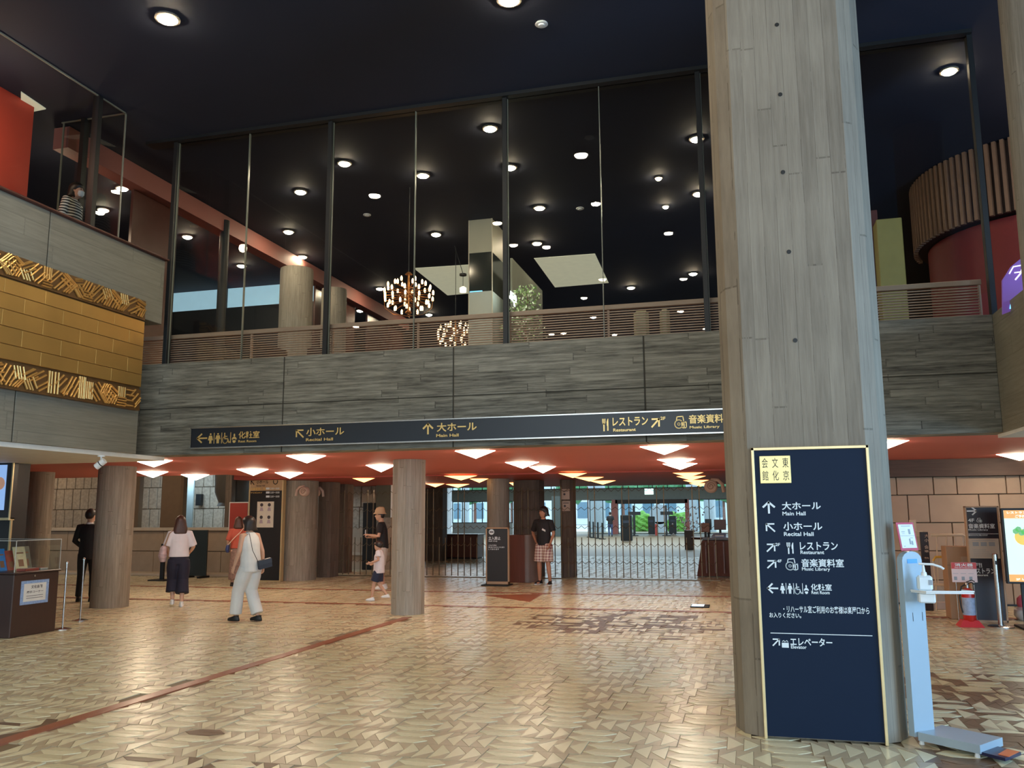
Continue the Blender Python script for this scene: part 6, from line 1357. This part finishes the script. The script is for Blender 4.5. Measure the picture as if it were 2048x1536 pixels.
# 7 man with checked shorts
l = floor_at(1089, 1169); rz = view_dir(l)
pose = dict(head=(-.02, .05, 1.59), neck=(0, .02, 1.44), le=(-.26, .02, 1.12), lw=(-.22, .12, .90), re=(.33, -.08, 1.14), rw=(.19, .06, .98), lk=(-.13, .06, .49), la=(-.17, .05, .085), rk=(.11, .03, .49), ra=(.13, -.02, .085))
t, P, HT, hx, hy, sh, ln = human(l, rz + PI - .5, 1.76, 'person in black printed t-shirt and red checked shorts by the gate, hand on hip', pose, SKIN2, head_turn=-.5)
hair(t, HT, hx, hy, HAIRD, .06, 1.12); shirt(t, P, sh, ln, mat('black_cotton', (.016, .015, .018)), .8, .86, .02, 't_shirt')
def plaid():
    m, nt, b = nodes('red_check_cloth'); N = nt.nodes; L = nt.links; tc = N.new('ShaderNodeTexCoord'); sp = N.new('ShaderNodeSeparateXYZ'); L.new(tc.outputs['Object'], sp.inputs[0])
    def band(o):
        a = N.new('ShaderNodeMath'); a.operation = 'MULTIPLY'; L.new(o, a.inputs[0]); a.inputs[1].default_value = 16
        f = N.new('ShaderNodeMath'); f.operation = 'FRACT'; L.new(a.outputs[0], f.inputs[0]); g = N.new('ShaderNodeMath'); g.operation = 'GREATER_THAN'; L.new(f.outputs[0], g.inputs[0]); g.inputs[1].default_value = .62; return g.outputs[0]
    a = N.new('ShaderNodeMath'); a.operation = 'ADD'; L.new(band(sp.outputs[0]), a.inputs[0]); L.new(band(sp.outputs[2]), a.inputs[1])
    h = N.new('ShaderNodeMath'); h.operation = 'MULTIPLY'; h.inputs[1].default_value = .5; L.new(a.outputs[0], h.inputs[0])
    mx = N.new('ShaderNodeMix'); mx.data_type = 'RGBA'; mx.inputs[6].default_value = (.72, .62, .54, 1); mx.inputs[7].default_value = (.24, .05, .06, 1); L.new(h.outputs[0], mx.inputs[0]); L.new(mx.outputs[2], b.inputs['Base Color']); b.inputs['Roughness'].default_value = .8; return m
trousers(t, P, plaid(), .98, .03, 'checked_shorts'); shoes(t, P, mat('black_sneaker', (.015, .015, .018), .5), sole=WPL, dirs=(-.3, .25))
part('chest_print', MB().plate([(-.11, 1.16), (-.02, 1.20), (.03, 1.25), (.0, 1.27), (-.05, 1.23), (-.11, 1.20)], .128, .136), WPL, t, local=True)
# 8 far visitor
l = aty(1221, 1067, 62); l = (l.x, 62)
t, P, HT, hx, hy, sh, ln = human(l, .2, 1.72, 'distant person in a dark shirt and blue jeans by the far windows', dict(lw=(-.12, .2, 1.1), rw=(.12, .2, 1.1)))
hair(t, HT, hx, hy, HAIRD, 0, 1.05); shirt(t, P, sh, ln, mat('black_cotton', (.016, .015, .018)), .9, .86, .02, 'shirt'); trousers(t, P, mat('blue_denim', (.05, .08, .17), .8), 1.97, .0); shoes(t, P, BLK)
# 9 person upstairs behind the glass box
t, P, HT, hx, hy, sh, ln = human((-9.22, 9.84, 4.78), -1.35, 1.62, 'person with a white face mask and black and white striped top upstairs behind the glass', dict(head=(0, .05, 1.57)), female=True)
hair(t, HT, hx, hy, HAIRD, .12, 1.1)
def stripes():
    m, nt, b = nodes('striped_knit'); N = nt.nodes; L = nt.links; tc = N.new('ShaderNodeTexCoord'); wv = N.new('ShaderNodeTexWave'); wv.bands_direction = 'Z'; wv.inputs['Scale'].default_value = 7; wv.inputs['Distortion'].default_value = .6
    L.new(tc.outputs['Object'], wv.inputs['Vector']); cr = N.new('ShaderNodeValToRGB'); cr.color_ramp.interpolation = 'CONSTANT'; cr.color_ramp.elements[0].color = (.02, .02, .02, 1); cr.color_ramp.elements[1].position = .5; cr.color_ramp.elements[1].color = (.75, .74, .70, 1)
    L.new(wv.outputs[0], cr.inputs[0]); L.new(cr.outputs[0], b.inputs['Base Color']); b.inputs['Roughness'].default_value = .8; return m
shirt(t, P, sh, ln, stripes(), 1.4, .9, .03, 'striped_top'); trousers(t, P, mat('navy_cloth', (.012, .012, .03)), 1.9, .01)
part('face_mask', MB().loft([(HT(0, .055, -.095), .035, .035, hx, hy), (HT(0, .060, -.06), .060, .050, hx, hy), (HT(0, .066, -.015), .057, .047, hx, hy)], 12), WPL, t, local=True, smooth=True)
struct('floor', MB().box(-15.8, 2, 4.7, -9.02, 10.9, 4.78), mat('upper_floor', (.12, .07, .05)), label='raised upper floor behind the parapet')
